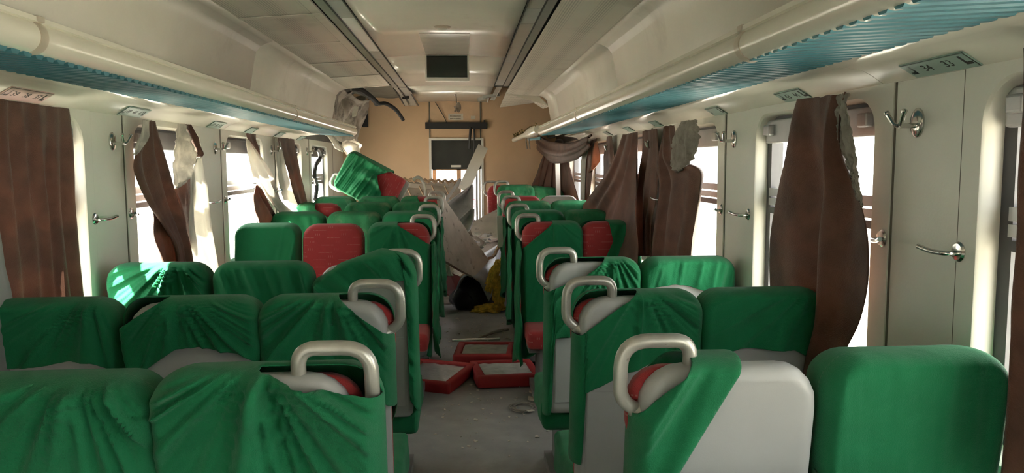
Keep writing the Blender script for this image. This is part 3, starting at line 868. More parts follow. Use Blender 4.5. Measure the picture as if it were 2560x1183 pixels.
def seat(X, Y, s, aisle, label, cover=None, lod=1, cush='red', zb=None, group='green-covered train seats', rot=(0, 0, 0), skip=(), cat='train seat', drape=None):
    zb = (fl(Y) + (.022 if s < 0 else 0)) if zb is None else zb
    r = empty('train_seat', (X, Y, zb), label, cat, group, rot)
    P = pads(s, .415, lod); sub = {}
    for k in ('shell', 'upholstery', 'seat_cushion', 'base', 'back_panel'):
        if k in skip: continue
        o = part(k, P[k], sub['shell'] if k == 'back_panel' and 'shell' in sub else r); sub[k] = o
        if k == 'upholstery' and s > 0: o.location.x = aisle * .010
        if k == 'shell': o['label'] = 'white plastic shell of the backrest'
    if aisle: part('grab_handle', handle_mesh(aisle, s), r)
    if cover:
        o = part('seat_cover', cover_mesh(X, Y, zb, s, cover, lod), r)
        m = o.modifiers.new('thick', 'SOLIDIFY'); m.thickness = .0025; m.offset = 0
    if drape:
        a_ = aisle; zl = drape; bm = bmesh.new(); g = []; sd_ = X * 7 + Y
        for j in range(25):
            f = j / 24; z = 1.0 - (1.0 - zl) * f; row = []
            for i in range(21):
                t_ = i / 20; yw = -.12 + .24 * t_; yy = (-.13 - .14 * f) + (.24 + .22 * f) * t_ + s * (TOP - z) * LEAN
                w_ = .016 * math.sin(t_ * 15 + 3 * noise.noise(Vector((t_ * 2, f * 2, sd_))) + sd_) * (.3 + f) + .022 * noise.noise(Vector((t_ * 3, f * 6, sd_)))
                row.append(bm.verts.new((a_ * (.236 + .02 * f + w_), yy, z - .05 * math.sin(t_ * 5 + sd_) * f)))
            g.append(row)
        for r0, r1 in zip(g, g[1:]):
            for k in range(20): bm.faces.new((r0[k], r0[k + 1], r1[k + 1], r1[k]))
        me = bpy.data.meshes.new('cover_drape'); bm.to_mesh(me); bm.free(); me.materials.append(M_GREEN)
        for p in me.polygons: p.use_smooth = True
        o = part('cover_drape', me, r); m = o.modifiers.new('thick', 'SOLIDIFY'); m.thickness = .003
    if cush == 'green':
        ys = sorted((s * .10, s * .575))
        bm = rbox(-.222, .222, ys[0], ys[1], .30, .475, .04, 3); bmesh.ops.subdivide_edges(bm, edges=list(bm.edges), cuts=2, use_grid_fill=True)
        for v in bm.verts: v.co += Vector((noise.noise(v.co * 9), noise.noise(v.co * 9 + Vector((4, 0, 0))), noise.noise(v.co * 8 + Vector((0, 4, 0))))) * .012
        bmesh.ops.recalc_face_normals(bm, faces=bm.faces)
        me = bpy.data.meshes.new('cushion_cover'); bm.to_mesh(me); bm.free(); me.materials.append(M_GREEN)
        for p in me.polygons: p.use_smooth = True
        part('cushion_cover', me, sub['seat_cushion'])
    return r
CL = [-.445, -.885, -1.335]; CR = [.583, 1.03]
Y1, Y2, Y3, Y4 = 1.655, 2.545, 3.45, 5.44
# first row, backs to the camera
seat(CL[0] + .0, Y1, 1, 1, 'nearest left aisle seat, green cover slit open at its metal grab handle', dict(fan=(655, 925), w=.488, dx=.022, dzt=.006,  cutpx=[('n', [(640, 934), (970, 1004), (1000, 800), (640, 800)])], hem=[(-1, .55), (1, .55)], th=-38, amp=.015, fq=14), cush='green')
seat(CL[1] + .012, Y1, 1, 0, 'nearest left seat at the frame edge, green cover in long vertical folds', dict(fan=(215, 915), w=.445, dzt=-.004, hem=[(-1, .55), (1, .55)], th=16, amp=.012, fq=13), cush='green')
seat(CR[0] + .004, Y1 + .01, 1, -1, 'nearest right aisle seat, bare white shell with a green sash pulled across', dict(w=.435, cutpx=[('nf', [(1752, 885), (1590, 1050), (1440, 1050), (1440, 780), (1752, 780)]), ('nf', [(1898, 830), (1683, 1200), (2250, 1200), (2250, 830)])], hem=[(-1, .62), (1, .62)], far=.9, th=-30, amp=.013, fq=9), cush='green')
seat(CR[1] - .012, Y1 + .01, 1, 0, 'nearest right window seat, smooth dark green cover at the lower right', dict(w=.43, hem=[(-1, .62), (1, .62)], th=5, amp=.0014, hemamp=.002), cush='green')
# second row
seat(CL[0] - .01, Y2, 1, 1, 'second row left aisle seat, white shell corner and red edge under its handle', dict(fan=(832, 740), cutpx=[('n', [(832, 735), (1010, 862), (1015, 650), (832, 650)])], hem=[(-1, .62), (.4, .66), (.8, .80), (1, .76)], th=-20, amp=.012, fq=13), cush='green')
seat(CL[1], Y2, 1, 0, 'second row left middle seat, torn green cover ending high on a white back', dict(fan=(440, 745), w=.452, cutpx=[('n', [(428, 738), (298, 824), (200, 824), (200, 600), (428, 600)])], hempx=[(303, 880), (330, 945), (345, 938), (440, 873), (500, 868), (600, 884), (650, 912)], th=-28, amp=.009), cush='green')
seat(CL[2], Y2, 1, 0, 'second row left window seat, dark green cover beside the wide brown curtain', dict(fan=(230, 740), hempx=[(35, 925), (100, 918), (170, 905), (235, 905), (290, 935), (312, 950)], th=14, amp=.006), cush='green')
seat(CR[0], Y2, 1, -1, 'second row right aisle seat, white shell corner inside a shiny grab handle', dict(fan=(1604, 735), cutpx=[('n', [(1604, 726), (1455, 840), (1340, 840), (1340, 640), (1604, 640)])], hempx=[(1420, 1180), (1462, 1180), (1466, 990), (1630, 912), (1750, 880), (1760, 900)], th=-24, amp=.008, hemamp=.006), cush='green')
seat(CR[1] - .02, Y2, 1, 0, 'second row right window seat, dark green hood over a white back', dict(fan=(2030, 730), hempx=[(1765, 895), (1850, 872), (1990, 878), (2035, 900), (2050, 985), (2090, 1000)], th=6, amp=.004, hemamp=.012), cush='green')
# third row
seat(CL[0], Y3, 1, 1, 'third row left aisle seat, cover stretched up over its grab handle', dict(w=.47, toppx=[(800, 690), (850, 660), (950, 624), (1020, 632), (1055, 652)], hempx=[(790, 742), (850, 735), (1016, 712), (1022, 1010), (1060, 1070)], th=40, amp=.006, hemamp=.004), cush='green')
seat(CL[1], Y3, 1, 0, 'third row left middle seat, plain dark green cover with straight hem', dict(hempx=[(535, 792), (785, 790)], th=15, amp=.005, hemamp=.003), cush='green')
seat(CL[2], Y3, 1, 0, 'third row left window seat, bright creased green cover catching sunlight', dict(fan=(440, 660), hem=[(-1, .78), (1, .8)], th=-35, amp=.012, fq=13), cush='green')
seat(CR[0], Y3, 1, -1, 'third row right aisle seat, white shell and red rim beside bright green cloth', dict(fan=(1530, 640), cutpx=[('n', [(1535, 630), (1462, 690), (1372, 730), (1280, 730), (1280, 560), (1535, 560)])], hempx=[(1350, 1065), (1384, 1050), (1388, 850), (1480, 840), (1595, 830)], th=-24, amp=.007, hemamp=.006), cush='green')
seat(CR[1] - .01, Y3, 1, 0, 'third row right window seat, short bright green hood with curved hem', dict(hempx=[(1600, 735), (1640, 718), (1685, 710), (1720, 715), (1775, 732), (1835, 728)], th=-10, amp=.006), cush='green')
# fourth row turns to face the camera
seat(CL[0] - .005, Y4, -1, 1, 'fourth row left aisle seat facing us, red corner above a creased green cover', dict(fan=(995, 565), cutpx=[('n', [(995, 561), (1090, 618), (1095, 480), (995, 480)])], hem=[(-1, .3), (.7, .28), (1, .22)], far=.3, th=-25, amp=.010), drape=.3)
seat(CL[1] - .015, Y4, -1, 0, 'uncovered red patterned seat on the left among the green ones', None, group='uncovered red seats')
seat(CL[2] - .01, Y4, -1, 0, 'fourth row left window seat facing us, smooth green cover against the window', dict(hem=[(-1, .5), (1, .5)], th=-14, amp=.006))
seat(CR[0] + .035, Y4, -1, -1, 'fourth row right aisle seat facing us, red corner and long green cover', dict(fan=(1382, 560), cutpx=[('n', [(1380, 556), (1297, 625), (1220, 625), (1220, 480), (1380, 480)])], hem=[(-1, .2), (-.6, .25), (1, .3)], far=.3, th=-32, amp=.009), drape=.18)
seat(CR[1] - .0, Y4, -1, 0, 'fourth row right window seat facing us, half red and half dark green', dict(cutpx=[('n', [(1512, 520), (1526, 600), (1501, 650), (1360, 650), (1360, 520)]), ('n', [(1502, 649), (1450, 800), (1360, 800), (1360, 649)])], hem=[(-1, .5), (1, .4)], far=.6, th=-18, amp=.012), group='uncovered red seats')
# rows beyond
def dz(Y, lift): return fl(Y) + lift
rows = [(6.36, .018), (7.28, .02), (8.18, .01), (9.08, .07)]
nm = ['fifth', 'sixth', 'seventh', 'eighth']
for k, (Y, lf) in enumerate(rows):
    lod = 0
    g = M_GREEN if k == 0 else M_GREEND
    if k < 3:
        cv = dict(hem=[(-1, .35), (1, .22)], far=.3, th=-20, amp=.009, mat=g)
        if k == 2: cv['cutpx'] = [('nf', [(1035, 470), (1050, 505), (1120, 530), (1120, 440)])]; cv['amp'] = .02
        seat(CL[0], Y, -1, 1, nm[k] + ' row left aisle seat facing us, green cover below its pale handle', cv, 0, zb=fl(Y) + lf, drape=.3)
        seat(CL[1], Y, -1, 0, nm[k] + ' row left middle seat facing us, green cover with rounded top', dict(hem=[(-1, .5), (1, .5)], th=10, amp=.01, mat=M_GREEND), 0, zb=fl(Y) + lf)
        cv = dict(hem=[(-1, .5), (1, .5)], th=10, amp=.009, mat=g)
        if k == 1: cv['cutpx'] = [('nf', [(790, 500), (792, 522), (835, 548), (860, 560), (880, 490)])]
        seat(CL[2], Y, -1, 0, nm[k] + ' row left window seat facing us, ' + ('sunlit green cover', 'green cover slipped to show red cloth', 'pale green cover by the window')[k], cv, 0, zb=fl(Y) + lf)
    cv = dict(hem=[(-1, .2), (1, .4)], far=.3, th=-20, amp=.011, mat=g)
    if k == 2: cv = None
    seat(CR[0] + .03, Y, -1, -1, nm[k] + ' row right aisle seat facing us, ' + ('green cover hanging low', 'dusty green cover', 'red back without cover', 'dusty crumpled green cover')[k], cv, 0, zb=fl(Y) + lf, drape=(.25, .3, None, None)[k], group='uncovered red seats' if k == 2 else 'green-covered train seats')
    if k in (0, 1):
        seat(CR[1] - .0, Y, -1, 0, nm[k] + ' row right window seat facing us, partly behind the pulled brown drape', dict(hem=[(-1, .5), (1, .5)], th=20, amp=.014, mat=M_GREEND), 0, zb=fl(Y) + lf)
# displaced seats near the bulkhead
r = seat(.50, 9.8, -1, -1, 'dusty red aisle seat knocked against the far wall on the right', None, 0, zb=.16, group='uncovered red seats', rot=(0, 0, .15))
r = seat(1.02, 8.2, 1, 0, 'white shelled seat turned round near the far right window', None, 0, zb=.10, group='displaced seats at the far end')
r = seat(.86, 9.3, -1, 0, 'folded green-covered seat lying low by the far right window', dict(hem=[(-1, .6), (1, .6)], amp=.02, mat=M_GREEND), 0, zb=.15, group='displaced seats at the far end', rot=(.0, .12, 0))
# tumbled seat lying on its side at the left
T = (PY(1005, 492, 8.9))
r = seat(0, 0, -1, -1, 'tumbled seat on its side at the far left, green cover flung over it', None, 0, zb=0, group='displaced seats at the far end', skip=('base', 'seat_cushion'))
E_ = T
Rm = Matrix.Rotation(math.radians(-62), 4, 'Y') @ Matrix.Rotation(math.radians(0), 4, 'X')
r.matrix_world = Matrix.Translation((PY(962, 466, 8.6).x, 8.6, PY(990, 470, 8.6).z - .02)) @ Rm @ Matrix.Translation((0, 0, -.62))
cv = cover_mesh(0, 8.6, 0, -1, dict(w=.47, hem=[(-1, .62), (-.3, .60), (.5, .75), (1, .62)], far=.6, th=80, amp=.02, hemamp=.05), 1)
o = part('seat_cover', cv, r); m = o.modifiers.new('thick', 'SOLIDIFY'); m.thickness = .003

# ------------------------------------------------------------------ curtains
def cloth(name, rows, X, n, amp, m, parent=None, nv=36, dx=None, seed=1, side=1, nu=None, Yp=None, jag=0):
    """cloth between a left and a right edge (rows of xl, yl, xr, yr) hanging near the wall plane X, with vertical folds"""
    rr = catmull(rows, nv); nu = nu or max(12, n * 8); bm = bmesh.new(); g = []
    for j, (xl, yl, xr, yr) in enumerate(rr):
        f = j / nv
        if jag: xl += jag * noise.noise(Vector((f * 14, seed, 1))) + jag * .5 * noise.noise(Vector((f * 40, seed, 2))); xr += jag * noise.noise(Vector((f * 15, seed, 5))) + jag * .5 * noise.noise(Vector((f * 43, seed, 7)))
        off = lerp_list(dx, f) if dx else 0
        a, b = (PX(xl, yl, X + off), PX(xr, yr, X + off)) if Yp is None else (PY(xl, yl, Yp[0]), PY(xr, yr, Yp[1])); row = []
        for i in range(nu + 1):
            t = i / nu; p = a.lerp(b, t)
            ph = 2 * math.pi * n * t + seed + 3.2 * noise.noise(Vector((t * 2.6 + seed, f * 1.1, seed)))
            w = math.sin(ph) + .22 * math.sin(2.3 * ph + seed)
            q = amp * ((.55 + .9 * abs(noise.noise(Vector((t * 3.1, f * .8, seed + 8))))) * w + .8 * noise.noise(Vector((t * n * 1.3, f * 3, seed + 4))))
            if Yp: p.y += q
            else: p.x += q * side * (.35 + .65 * min(1, f * 3))
            p.y += amp * .15 * math.cos(ph)
            p.z += .004 * noise.noise(Vector((t * 9, f * 5, seed)))
            row.append(bm.verts.new(p))
        g.append(row)
    for r0, r1 in zip(g, g[1:]):
        for k in range(nu): bm.faces.new((r0[k], r0[k + 1], r1[k + 1], r1[k]))
    o = mk(name, bm, m, parent, True, angle=0); solid(o, .003); return o
def curtain(label, rows, X, n, amp, m=None, group='brown window curtains', **k):
    o = cloth('curtain', rows, X, n, amp, m or M_BROWN, **k); tag(o, label, 'curtain', group); return o
# left wall
cA = curtain('wide brown curtain covering the nearest left window', [(-140, 228, 170, 272), (-140, 330, 177, 345), (-140, 480, 184, 450), (-140, 620, 196, 580), (-140, 745, 208, 745), (-140, 900, 222, 900)], XL + .045, 7, .016, seed=2)
cloth('lining', [(-160, 480, -12, 500), (-160, 580, 4, 580), (-160, 660, 20, 660), (-160, 740, 37, 745), (-160, 880, 41, 890), (-160, 1000, 44, 1000)], XL + .13, 2, .012, mat('grey_lining', (.36, .36, .34), .8, trans=.1), cA, seed=5)
cB = curtain('twisted brown curtain left of the second left window', [(357, 299, 387, 303), (352, 345, 392, 340), (334, 388, 404, 390), (332, 432, 424, 450), (362, 500, 436, 500), (400, 560, 452, 560), (432, 620, 470, 620), (440, 690, 482, 690)], XL + .06, 2, .022, seed=1)
cloth('lining', [(356, 299, 372, 301), (350, 335, 368, 340), (338, 362, 352, 372), (330, 385, 338, 388)], XL + .085, 1, .012, M_TEARD, cB)
cloth('lower_fold', [(370, 500, 392, 500), (382, 545, 430, 545), (388, 600, 450, 600), (400, 650, 462, 650), (408, 700, 470, 700)], XL + .035, 2, .02, M_BROWN, cB, seed=8)
cB2 = curtain('brown curtain with pale lining turned out beside the second left window', [(462, 310, 479, 312), (476, 340, 492, 345), (488, 372, 497, 372), (492, 392, 502, 392)], XL + .06, 1, .014, seed=3)
cloth('lining', [(446, 309, 464, 311), (438, 350, 480, 350), (432, 400, 492, 392), (430, 440, 484, 415), (433, 472, 470, 440), (434, 474, 440, 470)], XL + .065, 1, .014, M_TEARD, cB2, seed=3, jag=6, nv=60)
cloth('lining', [(492, 396, 503, 393), (478, 440, 508, 440), (473, 500, 518, 490), (472, 560, 528, 560), (476, 620, 538, 620), (484, 700, 548, 690)], XL + .07, 2, .018, M_LINING, cB2, seed=6)
cloth('lower_fold', [(434, 472, 482, 425), (442, 500, 478, 500), (450, 540, 476, 560), (462, 610, 476, 620)], XL + .05, 1, .014, M_BROWN, cB2, seed=6)
cC = curtain('brown and white curtain slanting across the third left window', [(615, 333, 640, 336), (622, 350, 645, 360), (634, 372, 651, 385), (648, 400, 656, 402)], XL + .055, 1, .012, seed=4)
cloth('lining', [(613, 345, 622, 352), (618, 390, 648, 390), (630, 434, 678, 436), (646, 462, 690, 470), (672, 500, 708, 508), (700, 540, 745, 540), (720, 570, 780, 570)], XL + .06, 2, .02, M_LINING, cC, seed=7)
cloth('lower_fold', [(638, 465, 644, 462), (638, 500, 664, 500), (640, 535, 690, 535), (642, 580, 712, 575)], XL + .045, 2, .02, M_BROWN, cC, seed=2)
cD = curtain('narrow brown curtain leaning across the fourth left window', [(696, 344, 736, 348), (702, 370, 741, 375), (721, 423, 750, 412), (733, 471, 760, 460), (748, 520, 772, 518), (760, 560, 784, 560)], XL + .06, 2, .014, seed=5)
cloth('lining', [(692, 352, 700, 352), (694, 400, 716, 410), (700, 450, 730, 460), (712, 500, 748, 515)], XL + .05, 2, .014, M_LINING, cD, seed=5)
curtain('pale lined curtain drawn over the left window beside the camera', [(-1500, -60, -330, 205), (-1500, 400, -330, 420), (-1500, 900, -330, 800), (-1500, 1400, -330, 1100)], XL + .05, 8, .016, M_LINING, seed=4)
for side_, k_, w_ in (('left', 0, 'first'), ('left', 1, 'second')):  # added unseen curtains, keeping direct sun off the right wall
    y0_, y1_ = WINS[side_][k_ + 1]; bm = bmesh.new(); g = []; xc_ = XL + .05 if side_ == 'left' else XR - .05
    for j in range(13):
        g.append([bm.verts.new((xc_ + .016 * math.sin(i * .9 + .3 * j / 12), y0_ - .05 + (y1_ - y0_ + .1) * i / 60, 1.80 - .98 * j / 12)) for i in range(61)])
    for r0, r1 in zip(g, g[1:]):
        for i in range(60): bm.faces.new((r0[i], r0[i + 1], r1[i + 1], r1[i]))
    o = mk('curtain', bm, M_BROWN, None, True, angle=0); solid(o, .003); tag(o, 'added unseen brown curtain blocking sun at the %s %s window behind the camera' % (w_, side_), 'curtain', 'brown window curtains')
# right wall
curtain('brown curtain edge at the right border of the frame', [(2555, 120, 2760, 80), (2558, 420, 2760, 420), (2548, 640, 2760, 700), (2522, 900, 2760, 900), (2488, 1200, 2760, 1200)], XR - .05, 3, .02, seed=2)
cR = curtain('long dark brown curtain hanging over the second right window', [(1996, 250, 2118, 231), (1988, 300, 2108, 300), (1976, 380, 2112, 380), (1958, 480, 2146, 490), (1942, 600, 2160, 590), (1940, 720, 2156, 700), (1944, 820, 2132, 800), (1946, 900, 2096, 880), (1950, 960, 2080, 960)], XR - .08, 2, .034, seed=2.6, nu=60)
cloth('lining', [(2096, 238, 2124, 232), (2094, 280, 2122, 275), (2098, 330, 2130, 320), (2104, 370, 2136, 380), (2122, 410, 2142, 430), (2134, 450, 2150, 470), (2146, 500, 2156, 520)], XR - .085, 1, .012, M_LINDIRT, cR, seed=4, jag=8, nv=60)
cloth('lining', [(1958, 480, 1962, 480), (1950, 520, 1958, 520), (1934, 640, 1946, 640), (1928, 760, 1946, 760), (1926, 900, 1950, 900)], XR - .05, 1, .006, M_LINING, cR, seed=4)
c2 = curtain('brown curtain with a big torn lining patch on the right wall', [(1660, 316, 1682, 313), (1655, 350, 1686, 352), (1648, 395, 1700, 400), (1646, 430, 1744, 424), (1654, 470, 1748, 470), (1644, 540, 1744, 550), (1632, 610, 1738, 620), (1622, 680, 1732, 680)], XR - .08, 3, .03, seed=9)
cloth('torn_lining', [(1702, 304, 1738, 299), (1690, 330, 1742, 328), (1682, 365, 1742, 360), (1678, 395, 1736, 392), (1676, 418, 1720, 412), (1690, 432, 1700, 426)], XR - .11, 2, .014, M_LINDIRT, c2, seed=2, jag=7, nv=60)
curtain('large brown drape pulled far to the left on the right wall', [(1558, 337, 1595, 330), (1545, 375, 1596, 378), (1520, 430, 1597, 430), (1486, 480, 1597, 480), (1452, 522, 1596, 530), (1424, 560, 1596, 580), (1436, 600, 1600, 625), (1448, 640, 1600, 660)], XR - .06, 3, .03, dx=[(0, 0), (.5, -.05), (1, -.12)], seed=3, nu=50)
curtain('straight brown curtain between the large drape and the torn one', [(1606, 328, 1641, 322), (1603, 380, 1642, 380), (1596, 440, 1640, 440), (1592, 500, 1634, 500), (1592, 560, 1626, 560), (1598, 640, 1626, 640)], XR - .045, 3, .02, seed=7)
curtain('thin brown strip of curtain hanging by the far right window', [(1517, 342, 1528, 340), (1512, 375, 1530, 372), (1508, 410, 1534, 400), (1506, 450, 1530, 440)], XR - .05, 1, .012, seed=7)
cS = curtain('split brown and white curtain of the far right window', [(1474, 352, 1492, 346), (1466, 385, 1488, 380), (1462, 430, 1482, 430), (1460, 480, 1476, 480), (1458, 520, 1470, 520)], XR - .05, 1, .014, seed=2)
cloth('lining', [(1466, 354, 1476, 352), (1456, 385, 1468, 385), (1451, 430, 1464, 430), (1449, 500, 1462, 500)], XR - .07, 1, .01, M_LINING, cS, seed=2)
cloth('torn_flap', [(1484, 360, 1492, 352), (1480, 385, 1500, 395), (1476, 410, 1494, 412), (1470, 430, 1474, 432)], XR - .06, 1, .012, mat('backlit_curtain', (.30, .15, .09), .8, trans=.5), cS, seed=2)
curtain('dark brown curtain gathered in the far right corner', [(1361, 384, 1391, 386), (1352, 405, 1391, 410), (1340, 440, 1390, 440), (1326, 472, 1390, 475), (1320, 500, 1390, 500)], XR - .03, 3, .03, seed=3, Yp=(10.1, 9.6))
curtain('dark brown curtain tapering beside the far white post', [(1402, 392, 1414, 394), (1402, 420, 1424, 425), (1402, 455, 1434, 455), (1402, 495, 1447, 495), (1402, 520, 1452, 520)], XR - .03, 2, .02, seed=6)
# swag of fallen curtain across the rack end
bm = bmesh.new()
path = [PX(1337, 332, 1.02), PX(1345, 350, 1.03), PX(1372, 374, 1.06), PX(1410, 384, 1.10), PX(1450, 372, 1.14), PX(1478, 352, 1.17)]
pp = catmull([tuple(p) for p in path], 30); nn = 14; g = []
for j, p in enumerate(pp):
    p = Vector(p); q = Vector(pp[min(j + 1, 30)]) - Vector(pp[max(j - 1, 0)]); q.normalize()
    sd_ = Vector((1, 0, 0)); upv = sd_.cross(q).normalized(); r_ = .045 + .055 * math.sin(math.pi * j / 30)
    row = []
    for i in range(nn + 1):
        a = math.pi * (-.62 + 1.24 * i / nn) + math.pi
        rr_ = r_ * (1 + .25 * math.sin(i * 1.7 + j * .15) + .2 * noise.noise(Vector((i * .5, j * .2, 3))))
        row.append(bm.verts.new(p + sd_ * math.cos(a) * rr_ * .7 + upv * math.sin(a) * rr_))
    g.append(row)
for r0, r1 in zip(g, g[1:]):
    for k in range(nn): bm.faces.new((r0[k], r0[k + 1], r1[k + 1], r1[k]))
o = mk('curtain', bm, M_BROWN, None, True, angle=0); solid(o, .004); tag(o, 'fallen brown curtain looped in a swag below the rack end', 'curtain', 'brown window curtains')

# ------------------------------------------------------------------ far end: bulkhead fittings
r = empty('door_header_rail', (-.09, YE, 2.03), 'black horizontal rail across the bulkhead above the doorway', 'rail')
a, b = PY(1063, 306, YE - .05), PY(1218, 322, YE - .05)
mk('rail', bx(a.x, b.x, YE - .06, YE - .016, b.z, a.z), M_BLACK, r)
for x in (a.x + .055, b.x - .035):
    mk('bolt', bx(x - .012, x + .012, YE - .04, YE - .016, a.z, a.z + .03), M_BLACK, r)
def wire(name, pts, rad, m, label, cat, nseg=16):
    bm = bmesh.new(); tube(bm, [Vector(p) for p in catmull([tuple(p) for p in pts], nseg)], rad, 8); o = mk(name, bm, m, None, True); tag(o, label, cat); return o
wire('hanging_cable', [PY(1185, 322, YE - .07), PY(1186, 350, YE - .08), PY(1184, 395, YE - .07)], .012, M_BLACK, 'black cable hanging from the rail into the doorway', 'cable')
wire('hanging_cable', [PY(1177, 318, YE - .07), PY(1175, 340, YE - .08), PY(1173, 372, YE - .07)], .018, M_BLACK, 'thick black strap hanging beside the cable in the doorway', 'strap')
wire('thin_wire', [PY(1088, 255, YE - .03), PY(1100, 275, YE - .03), PY(1110, 292, YE - .03), PY(1117, 308, YE - .03)], .005, M_BLACK, 'thin dark wire slanting down the header panel', 'wire')
wire('pull_cord', [PY(1139, 212, 9.3), PY(1140, 235, 9.3), PY(1141, 250, 9.3), PY(1142, 262, 9.32)], .005, M_BLACK, 'thin black cord hanging from the ceiling by the dome', 'cord')
o = empty('hanging_disc', PY(1146, 270, 9.32), 'beige disc dangling on a cord before the header panel', 'disc')
c = PY(1146, 268, 9.32); bm = bmesh.new(); lathe(bm, [(.0, -.006), (.045, -.006), (.05, 0), (.045, .006), (0.0, .006)], c, (.75, -.65, 0), 18)
for v in bm.verts: v.co.z = c.z + (v.co.z - c.z) * 1.25
mk('disc', bm, M_CRUSH, o, True)
bm = bmesh.new(); plate(bm, [PY(1134, 266, 9.34), PY(1140, 266, 9.34), PY(1140, 280, 9.34), PY(1135, 280, 9.34), PY(1137, 273, 9.34)], .012, (0, -1, 0)); mk('bracket', bm, M_CRUSH, o)
o = empty('ceiling_dome', PY(1136, 231, 9.5), 'small metal dome fitting on the ceiling near the bulkhead', 'ceiling fitting')
c = PY(1135, 229, 9.45); bm = bmesh.new(); lathe(bm, [(.048, .012), (.048, 0), (.03, -.004)], c, (0, 0, 1), 16); mk('flange', bm, M_CHROME, o, True)
bm = bmesh.new(); lathe(bm, [(.03, 0), (.03, -.015), (.022, -.035), (.008, -.045)], c, (0, 0, 1), 16); mk('bulb', bm, M_CHROME, o, True)
o = empty('notice_sticker', PY(1140, 292, YE - .014), 'worn white notice sticker on the header panel', 'sticker')
a, b = PY(1121, 284, YE - .014), PY(1158, 300, YE - .014)
bm = bx(a.x, b.x, YE - .0145, YE - .0125, b.z, a.z); bmesh.ops.subdivide_edges(bm, edges=list(bm.edges), cuts=5, use_grid_fill=True)
for v in bm.verts: v.co += Vector((noise.noise(v.co * 70), 0, noise.noise(v.co * 60 + Vector((5, 0, 0))))) * .006
mk('sticker', bm, M_PAPER, o)
for k in (0, 1):
    mk('print_line', bx(a.x + .02, b.x - .03, YE - .0158, YE - .0145, a.z - .028 - k * .034 - .012, a.z - .028 - k * .034), mat('faded_print_%d' % k, (.24, .21, .16), .8, var=.6, vs_=60), o)
o = mk('sticker_remnant', bx(PY(1177, 288, YE).x, PY(1188, 288, YE).x, YE - .014, YE - .012, PY(1177, 298, YE).z, PY(1177, 290, YE).z), M_PAPER); tag(o, 'torn scrap of sticker right of the notice on the header panel', 'sticker')
# thick rubber hose hanging from the torn ceiling
wire('rubber_hose', [PY(885, 222, 8.3), PY(925, 240, 8.4), PY(944, 258, 8.6), PY(965, 259, 8.7), PY(990, 275, 8.8), PY(1008, 300, 8.9)], [.022] * 25, M_DARK, 'black rubber hose dangling from the torn left ceiling', 'hose', 24)
wire('black_frame_strip', [PY(880, 221, 8.25), PY(905, 226, 8.3), PY(935, 250, 8.6), PY(942, 260, 8.7)], [.03] * 17, M_DARK, 'black rubber strip along the torn ceiling edge', 'strip')
o = mk('wall_box', bx(PY(906, 300, YE).x, PY(921, 300, YE).x, YE - .06, YE - .01, PY(915, 318, YE).z, PY(915, 268, YE).z), M_DARK); tag(o, 'narrow dark box on the bulkhead behind the crushed lining', 'box')
# split plaster flap on the crushed lining, and twisted sheet below it
bm = bmesh.new(); plate(bm, [PY(880, 282, 8.6), PY(886, 264, 8.6), PY(896, 268, 8.6), PY(890, 290, 8.58), PY(880, 292, 8.6)], .01); o = mk('lining_flap', bm, M_PAPER); tag(o, 'pale torn flap sticking out of the crushed lining', 'flap')
bm = bmesh.new(); plate(bm, [PY(858, 345, 9.0), PY(905, 362, 9.0), PY(900, 395, 9.05), PY(870, 388, 9.0), PY(852, 365, 9.0)], .01); crumple(bm, 5, .05, 7, 2)
o = mk('crumpled_sheet', bm, mat('crumpled_metal', (.48, .43, .36), .35, metal=.5, var=.3), None, True, angle=25); tag(o, 'crumpled shiny metal sheet above the tumbled seat', 'metal sheet')
bm = bmesh.new()
for i, (p, q) in enumerate(zip([(808, 333), (822, 340), (832, 352), (842, 368), (848, 388)], [(826, 336), (836, 345), (846, 360), (855, 375), (862, 392)])):
    pass
L_ = [PY(*p, 8.2) for p in [(808, 334), (820, 340), (830, 354), (838, 370)]]; R_ = [PY(*p, 8.25) for p in [(826, 336), (838, 346), (848, 362), (858, 380)]]
lv = [bm.verts.new(p) for p in L_]; rv = [bm.verts.new(p) for p in R_]
for k in range(3): bm.faces.new((lv[k], rv[k], rv[k + 1], lv[k + 1]))
o = mk('bent_trim', bm, M_RAIL, None, True); solid(o, .02); tag(o, 'curved white trim bent down at the left rack end', 'trim piece')
# torn piece of the right rack beyond the break
o = empty('broken_rack_end', (1.0, 8.9, 1.75), 'broken off end of the right luggage rack by the far corner', 'rack piece')
bm = bmesh.new(); A_, B_ = PY(1338, 330, 9.2), PY(1292, 346, 9.9)
pts = []
for k in range(9):
    t_ = k / 8; p = PY(1345, 324, 8.6).lerp(PY(1285, 350, 10.1), t_); pts.append(p)
tube(bm, pts, [.03 + .03 * math.sin(math.pi * min(1, k / 5 + .2)) for k in range(9)], 12); mk('rail', bm, M_RAIL, o, True)
bm = bmesh.new(); plate(bm, [PY(1318, 347, 9.4), PY(1350, 342, 8.8), PY(1350, 350, 8.8), PY(1320, 352, 9.4)], .01); mk('slat_piece', bm, M_SLAT, o)
bm = bmesh.new()
for k in range(70):
    t_ = rnd.random(); p = PY(1345, 324, 8.6).lerp(PY(1285, 350, 10.1), t_) + Vector((rnd.uniform(-.02, .02), rnd.uniform(-.02, .02), .035 + rnd.uniform(-.01, .03)))
    q = [p + Vector((rnd.uniform(-.03, .03), rnd.uniform(-.03, .03), rnd.uniform(-.02, .02))) for _ in range(3)]
    bm.faces.new([bm.verts.new(v) for v in q])
c_ = mk('insulation_fluff', bm, mat('dirty_fluff', (.20, .15, .06), .95, var=.4, vs_=30), o); c_['kind'] = 'stuff'; solid(c_, .008)
